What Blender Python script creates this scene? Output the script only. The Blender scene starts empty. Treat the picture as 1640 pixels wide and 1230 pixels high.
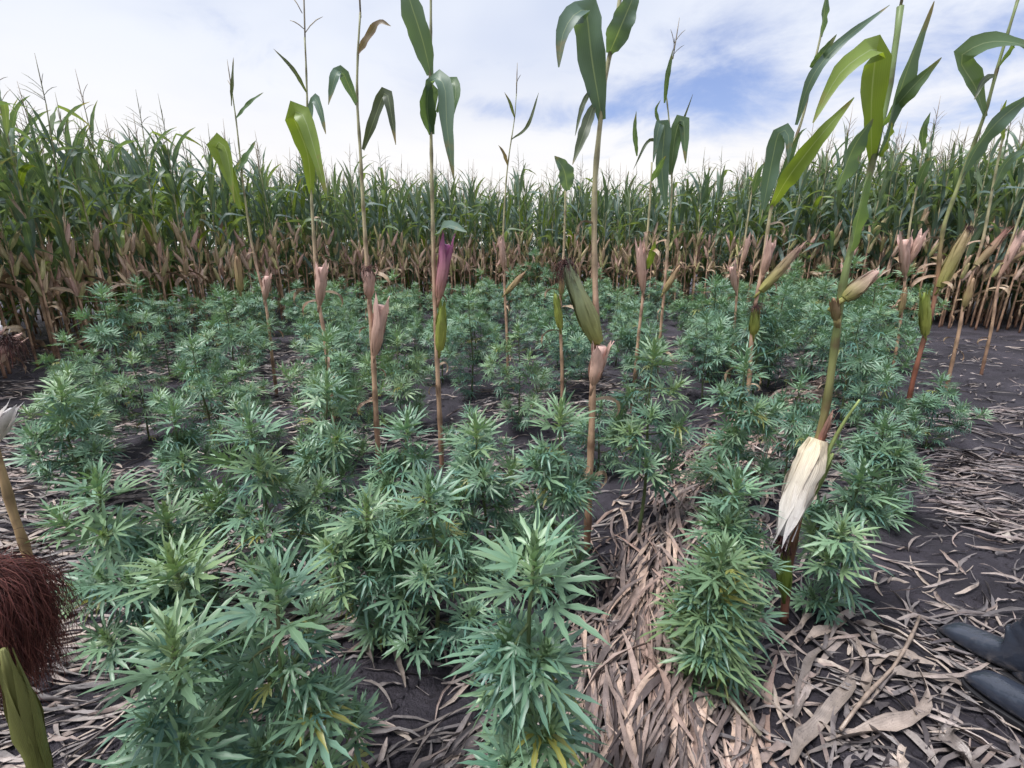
import bpy, math, random
import numpy as np
from mathutils import Vector, Matrix

# ------------------------------------------------------------------ camera, sky, sun, exposure
SC = bpy.context.scene
COL = SC.collection
FPX, PITCH, CAMH = 760.0, math.radians(15.8), 1.30      # focal length in photo pixels (1640 wide), tilt, eye height
cam_d = bpy.data.cameras.new('camera'); cam = bpy.data.objects.new('camera', cam_d); COL.objects.link(cam)
cam.location = (0, 0, CAMH); cam.rotation_euler = (math.radians(90) - PITCH, 0, 0)
cam_d.sensor_width = 36.0; cam_d.lens = FPX / 1640 * 36.0
cam_d.clip_start = 0.02; cam_d.clip_end = 2000
SC.camera = cam
SC.view_settings.view_transform = 'Standard'; SC.view_settings.look = 'None'
SC.view_settings.gamma = 1.0; SC.view_settings.use_curve_mapping = False
SC.view_settings.exposure = 1.85
SC.cycles.max_bounces = 6; SC.cycles.diffuse_bounces = 3; SC.cycles.glossy_bounces = 2; SC.cycles.transmission_bounces = 3
SC.cycles.use_adaptive_sampling = True; SC.cycles.adaptive_threshold = 0.02
SUN_EL, SUN_AZ = math.radians(66), math.radians(-120)    # azimuth from +Y towards +X
sun_d = bpy.data.lights.new('sun', 'SUN'); sun = bpy.data.objects.new('sun', sun_d); COL.objects.link(sun)
sun_d.energy = 1.5; sun_d.angle = math.radians(22); sun_d.color = (1.0, 0.98, 0.95)
sv = Vector((math.cos(SUN_EL) * math.sin(SUN_AZ), math.cos(SUN_EL) * math.cos(SUN_AZ), math.sin(SUN_EL)))
sun.rotation_euler = (-sv).to_track_quat('-Z', 'Y').to_euler(); sun.location = sv * 40

def raydir(px, py):
    a, b = (px - 820) / FPX, (615 - py) / FPX
    c, s = math.cos(PITCH), math.sin(PITCH)
    return np.array([a, c + b * s, -s + b * c])
def P(px, py, Y):                                        # point of the upright plane at distance Y
    d = raydir(px, py); return np.array([0, 0, CAMH]) + d * (Y / d[1])
def G(px, py, z=0.0):                                    # point at height z
    d = raydir(px, py); return np.array([0, 0, CAMH]) + d * ((z - CAMH) / d[2])

class NT:
    def __init__(s, tree): s.t = tree
    def n(s, kind, **kw):
        nd = s.t.nodes.new(kind)
        for k, v in kw.items():
            if k.startswith('_'): setattr(nd, k[1:], v)
        return nd
    def put(s, sock, v):
        if hasattr(v, 'is_output') or isinstance(v, bpy.types.NodeSocket): s.t.links.new(v, sock)
        elif v is not None: sock.default_value = v
    def math(s, op, a, b=None, c=None, clamp=False):
        nd = s.t.nodes.new('ShaderNodeMath'); nd.operation = op; nd.use_clamp = clamp
        s.put(nd.inputs[0], a)
        if b is not None: s.put(nd.inputs[1], b)
        if c is not None: s.put(nd.inputs[2], c)
        return nd.outputs[0]
    def vmath(s, op, a, b=None):
        nd = s.t.nodes.new('ShaderNodeVectorMath'); nd.operation = op
        s.put(nd.inputs[0], a)
        if b is not None: s.put(nd.inputs[1], b)
        return nd.outputs[0]
    def mix(s, f, a, b, blend='MIX'):
        nd = s.t.nodes.new('ShaderNodeMix'); nd.data_type = 'RGBA'; nd.blend_type = blend
        s.put(nd.inputs[0], f); s.put(nd.inputs[6], a); s.put(nd.inputs[7], b)
        return nd.outputs[2]
    def ramp(s, f, lo, hi):
        nd = s.t.nodes.new('ShaderNodeMapRange'); nd.interpolation_type = 'SMOOTHSTEP'
        s.put(nd.inputs[0], f); nd.inputs[1].default_value = lo; nd.inputs[2].default_value = hi
        return nd.outputs[0]
    def noise(s, vec, scale, detail=3, rough=0.55, dist=0.0):
        nd = s.t.nodes.new('ShaderNodeTexNoise'); s.put(nd.inputs['Vector'], vec)
        nd.inputs['Scale'].default_value = scale; nd.inputs['Detail'].default_value = detail
        nd.inputs['Roughness'].default_value = rough; nd.inputs['Distortion'].default_value = dist
        return nd.outputs[0]

world = bpy.data.worlds.new('World'); SC.world = world; world.use_nodes = True
def build_world():
    t = world.node_tree; t.nodes.clear(); N = NT(t)
    out = t.nodes.new('ShaderNodeOutputWorld'); bg = t.nodes.new('ShaderNodeBackground')
    t.links.new(bg.outputs[0], out.inputs[0])
    sky = t.nodes.new('ShaderNodeTexSky'); sky.sky_type = 'NISHITA'; sky.sun_disc = False
    sky.sun_elevation = SUN_EL; sky.sun_rotation = SUN_AZ; sky.altitude = 100; sky.air_density = 1.3
    tc = t.nodes.new('ShaderNodeTexCoord'); d = tc.outputs['Generated']
    sp = t.nodes.new('ShaderNodeSeparateXYZ'); t.links.new(d, sp.inputs[0])
    x, y, z = sp.outputs
    az = N.math('ARCTAN2', x, y); el = N.math('ARCSINE', z)
    zz = N.math('ADD', N.math('MAXIMUM', z, 0.0), 0.16)
    cb = t.nodes.new('ShaderNodeCombineXYZ')
    t.links.new(N.math('DIVIDE', x, zz), cb.inputs[0]); t.links.new(N.math('DIVIDE', y, zz), cb.inputs[1])
    n1 = N.noise(cb.outputs[0], 1.9, 8, 0.62, 0.5)
    n2 = N.noise(cb.outputs[0], 0.8, 4, 0.5, 0.2)
    tot = None
    # breaks in the cloud: centre (photo px), half width, half height in px, weight
    for (px, py, wx, wy, k) in ((1150, 150, 170, 46, 1.0), (980, 182, 110, 22, .9), (800, 172, 60, 16, .55), (1480, 90, 200, 38, .9), (1120, 95, 110, 40, .55), (1560, 165, 120, 30, .55)):
        v = raydir(px, py); v = v / np.linalg.norm(v); a0 = math.atan2(v[0], v[1]); e0 = math.asin(v[2])
        sx, sy = wx / 900, wy / 900
        g = N.math('ADD', N.math('POWER', N.math('ABSOLUTE', N.math('DIVIDE', N.math('SUBTRACT', az, a0), sx)), 2.0),
                   N.math('POWER', N.math('ABSOLUTE', N.math('DIVIDE', N.math('SUBTRACT', el, e0), sy)), 2.0))
        b = N.math('MULTIPLY', N.math('EXPONENT', N.math('MULTIPLY', g, -0.6)), k)
        tot = b if tot is None else N.math('MAXIMUM', tot, b)
    m = N.math('ADD', N.math('MULTIPLY', n1, 0.95), N.math('MULTIPLY', tot, 0.50))
    gap = N.math('MULTIPLY', N.ramp(m, 0.52, 1.02), .95)
    blue = N.mix(1.0, sky.outputs[0], (0.0345, 0.034, 0.045, 1), 'MULTIPLY')
    white = N.mix(N.ramp(n2, 0.35, 0.7), (0.246, 0.258, 0.285, 1), (0.185, 0.205, 0.255, 1))
    hz = N.ramp(el, 0.08, 0.36)
    white = N.mix(hz, (0.292, 0.285, 0.280, 1), white)
    c = N.mix(gap, white, blue)
    t.links.new(c, bg.inputs[0]); bg.inputs[1].default_value = 1.0
build_world()

# ------------------------------------------------------------------ mesh helpers
rng = np.random.default_rng(11)
def U(a, b): return float(rng.uniform(a, b))
def nrm(v):
    v = np.asarray(v, float); return v / (np.linalg.norm(v) + 1e-9)

class MB:
    """collects triangles with a colour (tint) and a leaf coordinate (luv) per vertex"""
    def __init__(s): s.V, s.F, s.T, s.L, s.n = [], [], [], [], 0
    def add(s, V, F, T, L=None):
        V = np.asarray(V, float); F = np.asarray(F, int); k = len(V)
        T = np.asarray(T, float)
        if T.ndim == 1: T = np.tile(T[:3], (k, 1))
        L = np.zeros((k, 3)) if L is None else np.asarray(L, float)
        s.V.append(V); s.F.append(F + s.n); s.T.append(T); s.L.append(L); s.n += k
    def arrays(s):
        return np.vstack(s.V), np.vstack(s.F), np.vstack(s.T), np.vstack(s.L)
    def mesh(s, name, mat): return mk_mesh(name, *s.arrays(), mat)

def mk_mesh(name, V, F, T, L, mat):
    me = bpy.data.meshes.new(name)
    me.from_pydata(V.tolist(), [], F.tolist())
    a = me.attributes.new('tint', 'FLOAT_COLOR', 'POINT')
    a.data.foreach_set('color', np.hstack([T, np.ones((len(T), 1))]).astype(np.float32).ravel())
    a = me.attributes.new('luv', 'FLOAT_VECTOR', 'POINT')
    a.data.foreach_set('vector', L.astype(np.float32).ravel())
    me.polygons.foreach_set('use_smooth', np.ones(len(F), bool))
    me.materials.append(mat); me.update()
    return me
def obj(name, me, parent=None, M=None):
    o = bpy.data.objects.new(name, me); COL.objects.link(o)
    if parent is not None: o.parent = parent
    if M is not None: o.matrix_basis = M
    return o
def tag(o, label=None, cat=None, group=None, kind=None):
    if label: o['label'] = label
    if cat: o['category'] = cat
    if group: o['group'] = group
    if kind: o['kind'] = kind
    return o
def empty(name, loc, label, cat, group=None, rz=0.0):
    o = bpy.data.objects.new(name, None); COL.objects.link(o); o.location = Vector(loc); o.rotation_euler = (0, 0, rz)
    o.empty_display_size = 0.1
    return tag(o, label, cat, group)

def ribbon(pts, w, up, fold=0.2, wave=0.0, nw=3.0, ph=0.0):
    """strip with a middle rib: pts (n,3), w half-widths (n), up (n,3) or (3,) normal hint"""
    pts = np.asarray(pts, float); n = len(pts); w = np.asarray(w, float)
    tn = np.gradient(pts, axis=0); tn /= (np.linalg.norm(tn, axis=1, keepdims=True) + 1e-9)
    up = np.asarray(up, float)
    if up.ndim == 1: up = np.tile(up, (n, 1))
    sd = np.cross(tn, up); sd /= (np.linalg.norm(sd, axis=1, keepdims=True) + 1e-9)
    nm = np.cross(sd, tn)
    v = np.linspace(0, 1, n)
    wl = wave * np.sin(v * nw * 6.283 + ph) * w; wr = wave * np.sin(v * nw * 6.283 * 1.13 + ph + 1.9) * w
    Lf = pts - sd * w[:, None] + nm * (fold * w + wl)[:, None]
    Rt = pts + sd * w[:, None] + nm * (fold * w + wr)[:, None]
    V = np.empty((n * 3, 3)); V[0::3] = Lf; V[1::3] = pts; V[2::3] = Rt
    L = np.zeros((n * 3, 3)); L[0::3, 0] = -1; L[2::3, 0] = 1; L[:, 1] = np.repeat(v, 3)
    F = []
    for i in range(n - 1):
        a, b = i * 3, i * 3 + 3
        F += [(a, a + 1, b + 1), (a, b + 1, b), (a + 1, a + 2, b + 2), (a + 1, b + 2, b + 1)]
    return V, np.array(F), L
def tube(pts, r, k=6, cap=True):
    pts = np.asarray(pts, float); n = len(pts); r = np.broadcast_to(np.asarray(r, float), (n,))
    tn = np.gradient(pts, axis=0); tn /= (np.linalg.norm(tn, axis=1, keepdims=True) + 1e-9)
    ref = np.array([1.0, 0.02, 0.01]) if abs(tn[0][0]) < .8 else np.array([0.0, 0.1, 1.0])
    s = np.cross(tn, ref); s /= (np.linalg.norm(s, axis=1, keepdims=True) + 1e-9); u = np.cross(tn, s)
    a = np.arange(k) / k * 2 * math.pi
    V = (pts[:, None] + r[:, None, None] * (np.cos(a)[None, :, None] * s[:, None] + np.sin(a)[None, :, None] * u[:, None])).reshape(-1, 3)
    F = []
    for i in range(n - 1):
        for j in range(k):
            p, q = i * k + j, i * k + (j + 1) % k
            F += [(p, q, q + k), (p, q + k, p + k)]
    L = np.zeros((n * k, 3)); L[:, 0] = np.tile(np.arange(k) / k, n); L[:, 1] = np.repeat(np.linspace(0, 1, n), k)
    if cap:
        V = np.vstack([V, pts[:1], pts[-1:]]); L = np.vstack([L, [[0, 0, 0], [0, 1, 0]]])
        c0, c1 = n * k, n * k + 1
        for j in range(k):
            F += [(c0, (j + 1) % k, j), (c1, (n - 1) * k + j, (n - 1) * k + (j + 1) % k)]
    return V, np.array(F), L
def smooth_path(pts, n):
    """Catmull-Rom through pts, n samples evenly spread over the length"""
    pts = np.asarray(pts, float)
    if len(pts) == 2: return pts[0] + (pts[1] - pts[0]) * np.linspace(0, 1, n)[:, None]
    q = np.vstack([2 * pts[0] - pts[1], pts, 2 * pts[-1] - pts[-2]]); out = []
    for i in range(1, len(q) - 2):
        t = np.linspace(0, 1, 14, endpoint=False)[:, None]
        a, b, c, d = q[i - 1], q[i], q[i + 1], q[i + 2]
        out.append(.5 * (2 * b + (c - a) * t + (2 * a - 5 * b + 4 * c - d) * t * t + (3 * b - a - 3 * c + d) * t ** 3))
    out = np.vstack(out + [pts[-1:]])
    s = np.r_[0, np.cumsum(np.linalg.norm(np.diff(out, axis=0), axis=1))]
    u = np.linspace(0, s[-1], n)
    return np.stack([np.interp(u, s, out[:, k]) for k in range(3)], 1)
def frame(pos, xd, zd, sc=1.0):
    xd = nrm(xd); zd = np.asarray(zd, float); yd = nrm(np.cross(zd, xd)); zd = np.cross(xd, yd)
    R = np.stack([xd, yd, zd], 1) * sc
    M = np.eye(4); M[:3, :3] = R; M[:3, 3] = pos
    return M
def xf(M, V): return V @ M[:3, :3].T + M[:3, 3]

# cheap value noise for relief
_g = rng.random((256, 256))
def vnoise(x, y):
    x = np.asarray(x, float); y = np.asarray(y, float)
    xi = np.floor(x).astype(int); yi = np.floor(y).astype(int); fx = x - xi; fy = y - yi
    fx = fx * fx * (3 - 2 * fx); fy = fy * fy * (3 - 2 * fy)
    g = lambda a, b: _g[a % 256, b % 256]
    return (g(xi, yi) * (1 - fx) + g(xi + 1, yi) * fx) * (1 - fy) + (g(xi, yi + 1) * (1 - fx) + g(xi + 1, yi + 1) * fx) * fy
BAND = np.array([(0.22, 0.45), (0.33, 0.85), (0.45, 1.2), (0.75, 1.8), (1.3, 2.7), (2.4, 3.9), (3.6, 4.8)])   # windrow of straw
def band_dist(x, y):
    x = np.asarray(x, float); y = np.asarray(y, float); best = np.full(x.shape, 9.0)
    for (a, b) in zip(BAND[:-1], BAND[1:]):
        d = b - a; t = np.clip(((x - a[0]) * d[0] + (y - a[1]) * d[1]) / (d @ d), 0, 1)
        best = np.minimum(best, np.hypot(x - a[0] - t * d[0], y - a[1] - t * d[1]))
    return best
def gh(x, y):
    x = np.asarray(x, float); y = np.asarray(y, float)
    h = 0.05 * (vnoise(x * 1.1 + 7, y * 1.1) - .5) + 0.034 * (vnoise(x * 4 + 3, y * 4) - .5) + 0.026 * (vnoise(x * 11, y * 11) - .5) +   .014 * (vnoise(x * 27, y * 27) - .5)
    h = h + 0.05 * np.exp(-(band_dist(x, y) / 0.2) ** 2)
    return h * np.exp(-(np.hypot(x, y - 3) / 14) ** 2)

# ------------------------------------------------------------------ materials
def material(name, build):
    m = bpy.data.materials.new(name); m.use_nodes = True; t = m.node_tree; t.nodes.clear()
    out = t.nodes.new('ShaderNodeOutputMaterial'); N = NT(t)
    build(N, t, out); return m
def attr(t, name, vec=False):
    a = t.nodes.new('ShaderNodeAttribute'); a.attribute_name = name
    return a.outputs['Vector'] if vec else a.outputs['Color']
def rnd(t): return t.nodes.new('ShaderNodeObjectInfo').outputs['Random']
def principled(t, col, rough, spec=0.4, normal=None, N=None):
    p = t.nodes.new('ShaderNodeBsdfPrincipled'); N.put(p.inputs['Base Color'], col); N.put(p.inputs['Roughness'], rough)
    p.inputs['Specular IOR Level'].default_value = spec
    if normal is not None: t.links.new(normal, p.inputs['Normal'])
    return p
def bump(N, t, h, s, dist=0.01):
    b = t.nodes.new('ShaderNodeBump'); b.inputs['Strength'].default_value = s; b.inputs['Distance'].default_value = dist
    t.links.new(h, b.inputs['Height']); return b.outputs[0]
def leafy(veins, rib, trans, rough, spec, transcol, nscale, dry=None):
    def f(N, t, out):
        col = attr(t, 'tint'); luv = attr(t, 'luv', True)
        sp = t.nodes.new('ShaderNodeSeparateXYZ'); t.links.new(luv, sp.inputs[0]); u, v = sp.outputs[0], sp.outputs[1]
        geo = t.nodes.new('ShaderNodeNewGeometry')
        pos = geo.outputs['Position']
        n = N.noise(pos, nscale, 3)
        k = N.math('ADD', N.math('MULTIPLY', n, 0.7), N.math('MULTIPLY', rnd(t), 0.35))
        k = N.math('ADD', k, 0.48)
        c = N.mix(1.0, col, N.vmath('SCALE', (1, 1, 1)) if False else N.mix(k, (0, 0, 0, 1), (1, 1, 1, 1)), 'MULTIPLY')
        c = N.mix(N.math('MULTIPLY', N.ramp(rnd(t), .25, 1.0), .12 if veins else .38), c, N.mix(1.0, c, (1.45, 1.08, .62, 1), 'MULTIPLY'))
        if veins:
            s = N.math('SINE', N.math('MULTIPLY', u, veins)); c = N.mix(N.math('MULTIPLY', N.ramp(s, 0.2, 1.0), 0.07), c, (0.0, 0.0, 0.0, 1))
        if rib:
            r = N.math('SUBTRACT', 1.0, N.ramp(N.math('ABSOLUTE', u), 0.03, rib)); c = N.mix(N.math('MULTIPLY', r, 0.42), c, transcol[1])
        if dry:
            dn = N.noise(pos, 14, 3); e = N.math('ADD', N.math('MULTIPLY', N.ramp(v, .55, 1.0), .35), N.math('MULTIPLY', dn, .9))
            c = N.mix(N.math('MULTIPLY', N.ramp(e, .70, .95), .8), c, dry)
        p = principled(t, c, rough, spec, None, N)
        tr = t.nodes.new('ShaderNodeBsdfTranslucent'); t.links.new(N.mix(1.0, c, transcol[0], 'MULTIPLY'), tr.inputs[0])
        mx = t.nodes.new('ShaderNodeMixShader'); mx.inputs[0].default_value = trans
        t.links.new(p.outputs[0], mx.inputs[1]); t.links.new(tr.outputs[0], mx.inputs[2]); t.links.new(mx.outputs[0], out.inputs[0])
    return f
M_CAN = material('cannabis_leaf', leafy(0, 0.16, 0.14, 0.42, 0.55, ((1.5, 1.6, 0.7, 1), (0.22, 0.34, 0.22, 1)), 9))
M_CORN = material('corn_leaf', leafy(46, 0.075, 0.36, 0.45, 0.5, ((2.0, 1.9, 0.6, 1), (0.38, 0.45, 0.30, 1)), 6, (0.26, 0.19, 0.09, 1)))
def straw_mat(N, t, out):
    col = attr(t, 'tint'); luv = attr(t, 'luv', True)
    sp = t.nodes.new('ShaderNodeSeparateXYZ'); t.links.new(luv, sp.inputs[0])
    pos = t.nodes.new('ShaderNodeNewGeometry').outputs['Position']
    n = N.noise(pos, 30, 4, .65); n2 = N.noise(pos, 120, 2)
    s = N.math('SINE', N.math('ADD', N.math('MULTIPLY', sp.outputs[0], 26.0), N.math('MULTIPLY', n, 7.0)))
    c = N.mix(1.0, col, N.mix(n, (0.15, 0.15, 0.16, 1), (1.65, 1.6, 1.58, 1)), 'MULTIPLY')
    c = N.mix(N.math('MULTIPLY', N.ramp(s, 0.1, 1.0), 0.08), c, (0.03, 0.025, 0.025, 1))
    c = N.mix(N.math('MULTIPLY', N.ramp(n2, .58, .7), .5), c, (0.035, 0.03, 0.035, 1))
    p = principled(t, c, 0.42, 0.6, bump(N, t, N.math('ADD', N.math('MULTIPLY', s, .15), n2), 0.4, 0.004), N); t.links.new(p.outputs[0], out.inputs[0])
M_STRAW = material('dry_straw', straw_mat)
def husk_mat(N, t, out):
    col = attr(t, 'tint'); luv = attr(t, 'luv', True)
    sp = t.nodes.new('ShaderNodeSeparateXYZ'); t.links.new(luv, sp.inputs[0])
    tc = t.nodes.new('ShaderNodeTexCoord'); mp = t.nodes.new('ShaderNodeMapping'); mp.inputs['Scale'].default_value = (1, 1, .12)
    t.links.new(tc.outputs['Object'], mp.inputs[0])
    n = N.noise(mp.outputs[0], 90, 3, .6); n2 = N.noise(tc.outputs['Object'], 22, 3)
    s = N.math('SINE', N.math('MULTIPLY', sp.outputs[0], 40.0))
    c = N.mix(1.0, col, N.mix(n, (0.55, 0.52, 0.5, 1), (1.3, 1.3, 1.3, 1)), 'MULTIPLY')
    c = N.mix(N.math('MULTIPLY', N.ramp(n2, .56, .74), .40), c, (0.20, 0.11, 0.075, 1))
    c = N.mix(N.math('MULTIPLY', N.ramp(s, .2, 1), .14), c, (0.05, 0.03, 0.03, 1))
    p = principled(t, c, 0.5, 0.35, bump(N, t, N.math('ADD', n, N.math('MULTIPLY', s, .25)), 0.4, 0.003), N)
    tr = t.nodes.new('ShaderNodeBsdfTranslucent'); t.links.new(c, tr.inputs[0])
    mx = t.nodes.new('ShaderNodeMixShader'); mx.inputs[0].default_value = .15
    t.links.new(p.outputs[0], mx.inputs[1]); t.links.new(tr.outputs[0], mx.inputs[2]); t.links.new(mx.outputs[0], out.inputs[0])
M_HUSK = material('corn_husk', husk_mat)
def stalk_mat(N, t, out):
    col = attr(t, 'tint'); tc = t.nodes.new('ShaderNodeTexCoord'); mp = t.nodes.new('ShaderNodeMapping'); mp.inputs['Scale'].default_value = (1, 1, .08)
    pos = t.nodes.new('ShaderNodeNewGeometry').outputs['Position']; t.links.new(pos, mp.inputs[0])
    n = N.noise(mp.outputs[0], 110, 3, .6); n2 = N.noise(pos, 13, 4)
    c = N.mix(1.0, col, N.mix(n, (0.6, 0.58, 0.55, 1), (1.3, 1.3, 1.3, 1)), 'MULTIPLY')
    c = N.mix(N.math('MULTIPLY', N.ramp(n2, .52, .7), .6), c, (0.10, 0.05, 0.035, 1))
    p = principled(t, c, 0.5, 0.35, bump(N, t, n, 0.4, 0.003), N); t.links.new(p.outputs[0], out.inputs[0])
M_STALK = material('plant_stalk', stalk_mat)
def silk_mat(N, t, out):
    p = principled(t, attr(t, 'tint'), 0.55, 0.35, None, N); t.links.new(p.outputs[0], out.inputs[0])
M_SILK = material('corn_silk', silk_mat)
def soil_mat(N, t, out):
    pos = t.nodes.new('ShaderNodeNewGeometry').outputs['Position']
    n = N.noise(pos, 2.3, 5, .6); n2 = N.noise(pos, 26, 6, .7); n3 = N.noise(pos, 140, 3, .7)
    c = N.mix(N.ramp(n, .35, .68), (0.034, 0.030, 0.040, 1), (0.078, 0.069, 0.088, 1))
    c = N.mix(N.math('MULTIPLY', N.ramp(n2, .5, .7), .6), c, (0.025, 0.02, 0.025, 1))
    c = N.mix(N.math('MULTIPLY', N.ramp(n3, .62, .74), .5), c, (0.19, 0.17, 0.18, 1))
    h = N.math('ADD', n2, N.math('MULTIPLY', n3, .35))
    p = principled(t, c, 0.72, 0.3, bump(N, t, h, 0.9, 0.06), N); t.links.new(p.outputs[0], out.inputs[0])
M_SOIL = material('damp_soil', soil_mat)
def plain_mat(col, rough, spec=.4, nscale=40, amt=.35):
    def f(N, t, out):
        pos = t.nodes.new('ShaderNodeTexCoord').outputs['Object']; n = N.noise(pos, nscale, 4, .6)
        c = N.mix(n, tuple(x * (1 - amt) for x in col) + (1,), tuple(x * (1 + amt) for x in col) + (1,))
        p = principled(t, c, N.math('ADD', N.math('MULTIPLY', n, .25), rough - .1), spec, bump(N, t, n, .2, .004), N); t.links.new(p.outputs[0], out.inputs[0])
    return f

# ------------------------------------------------------------------ ground
def build_ground():
    def axis(lo, hi, step, far):
        a = list(np.arange(lo, hi, step)); s = step
        x = a[-1]
        while x < far: s *= 1.16; x += s; a.append(x)
        s = step; x = a[0]
        while x > -far: s *= 1.16; x -= s; a.insert(0, x)
        return np.array(a)
    xs = axis(-2.6, 2.8, 0.018, 400); ys = axis(0.35, 3.4, 0.018, 400)
    X, Y = np.meshgrid(xs, ys); Z = gh(X, Y)
    V = np.stack([X, Y, Z], -1).reshape(-1, 3); nx, ny = len(xs), len(ys)
    i = (np.arange(ny - 1)[:, None] * nx + np.arange(nx - 1)[None]).ravel()
    Q = np.stack([i, i + 1, i + nx + 1, i + nx], 1)
    me = bpy.data.meshes.new('ground'); me.from_pydata(V.tolist(), [], Q.tolist())
    me.polygons.foreach_set('use_smooth', np.ones(len(Q), bool)); me.materials.append(M_SOIL); me.update()
    tag(obj('ground', me), kind='structure')
    # clods
    mb = MB(); import itertools
    ico = np.array([(0, 0, 1), (.9, 0, .4), (.28, .85, .4), (-.72, .53, .4), (-.72, -.53, .4), (.28, -.85, .4), (.6, .5, -.5), (-.3, .8, -.5), (-.8, 0, -.5), (-.3, -.8, -.5), (.6, -.5, -.5)], float)
    f = [(0, 1, 2), (0, 2, 3), (0, 3, 4), (0, 4, 5), (0, 5, 1), (1, 6, 2), (2, 6, 7), (2, 7, 3), (3, 7, 8), (3, 8, 4), (4, 8, 9), (4, 9, 5), (5, 9, 10), (5, 10, 1), (1, 10, 6)]
    for k in range(5000):
        y = 0.45 + 5.0 * rng.random() ** 1.6; x = U(-1.25, 1.25) * (y * 1.05 + .4)
        s = .004 + .022 * rng.random() ** 3.5
        v = ico * rng.uniform(.7, 1.3, (11, 1)) * s * np.array([1, U(.7, 1.3), U(.5, .9)])
        a = U(0, 6.28); c, sn = math.cos(a), math.sin(a)
        v = v @ np.array([[c, -sn, 0], [sn, c, 0], [0, 0, 1]]).T
        mb.add(v + np.array([x, y, float(gh(x, y)) + s * .25]), f, np.array([.06, .05, .06]))
    o = obj('soil_clods', mb.mesh('soil_clods', M_SOIL)); tag(o, 'small crumbs of dark soil strewn over the bare ground', 'soil', kind='stuff')
build_ground()

# ------------------------------------------------------------------ cannabis plants
CT = [(0.084, 0.188, 0.142), (0.104, 0.215, 0.162), (0.056, 0.132, 0.100), (0.120, 0.222, 0.132), (0.092, 0.202, 0.172)]
TIPS = (0.24, 0.36, 0.21)
def can_leaf(nl, seg, serr, droop, fold, seed):
    """palmate leaf: stalk along +X, leaflets of relative length 1 fanned in XY, +Z is the upper side"""
    r = np.random.default_rng(seed); Vs, Fs, Ls = [], [], []; n = 0
    pet = 0.42
    ps = np.stack([np.linspace(0, pet, 3), np.zeros(3), np.array([0, .03, 0.0])], 1)
    v, f, l = ribbon(ps, [.016, .014, .014], (0, 0, 1), .5); Vs.append(v); Fs.append(f); l[:, 0] = 0; Ls.append(l); n += len(v)
    half = nl // 2; sched = {3: (1, .8, .45), 2: (1, .74), 1: (1,), 4: (1, .86, .62, .34)}[half] if half in (1, 2, 3, 4) else (1,)
    lens = [1.0] + [x * .9 for x in sched][:half]
    if half == 3: lens = [1.0, .88, .66, .38]
    if half == 2: lens = [1.0, .82, .5]
    if half == 1: lens = [1.0, .7]
    for i in range(-half, half + 1):
        k = abs(i); Ln = lens[k] * r.uniform(.92, 1.08)
        ang = (i / max(half, 1)) * math.radians(30 * half + 8) + r.uniform(-.07, .07)
        t = np.linspace(0, 1, seg + 1); wmax = .066 * (0.75 + .25 * Ln) * r.uniform(.85, 1.1) * (1.25 if seg <= 2 else 1)
        prof = np.sin(np.clip(t, 0, 1) ** .8 * math.pi) ** .9 if seg > 2 else np.array([.12, 1.0, 0.0])
        prof = np.maximum(prof, [.1] + [.02] * seg)
        if serr: prof = prof * (1 + serr * ((np.arange(seg + 1) % 2) * 2 - 1) * (t < .93))
        d = np.array([math.cos(ang), math.sin(ang)])
        dr = droop * r.uniform(.6, 1.4); bend = r.uniform(-.08, .08)
        s = t * Ln
        xy = s[:, None] * d + (bend * s * s)[:, None] * np.array([-d[1], d[0]])
        z = .10 * s - dr * s * s
        pts = np.column_stack([pet + xy[:, 0], xy[:, 1], z])
        v, f, l = ribbon(pts, wmax * prof, (0, 0, 1), fold)
        Vs.append(v); Fs.append(f + n); Ls.append(l); n += len(v)
    return np.vstack(Vs), np.vstack(Fs), np.vstack(Ls)
HI = [can_leaf(7, 7, .22, d, .32, s) for d, s in ((.30, 1), (.55, 2), (.75, 3))] + [can_leaf(5, 7, .22, .4, .35, 4), can_leaf(5, 7, .2, .15, .35, 5)]
LO = [can_leaf(7, 2, 0, d, .3, s) for d, s in ((.35, 1), (.6, 2), (.8, 3))] + [can_leaf(5, 2, 0, .4, .35, 4), can_leaf(5, 2, 0, .15, .35, 5)]
SM = [can_leaf(3, 3, 0, .15, .4, 6), can_leaf(1, 3, 0, .1, .45, 7)]
HI_ME = [[mk_mesh('leaf', V, F, np.tile(np.array(c), (len(V), 1)), L, M_CAN) for c in CT] for (V, F, L) in HI]
YEL = (0.22, 0.24, 0.07)
HI_Y = [mk_mesh('leaf', V, F, np.tile(np.array(YEL), (len(V), 1)), L, M_CAN) for (V, F, L) in HI]

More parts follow.
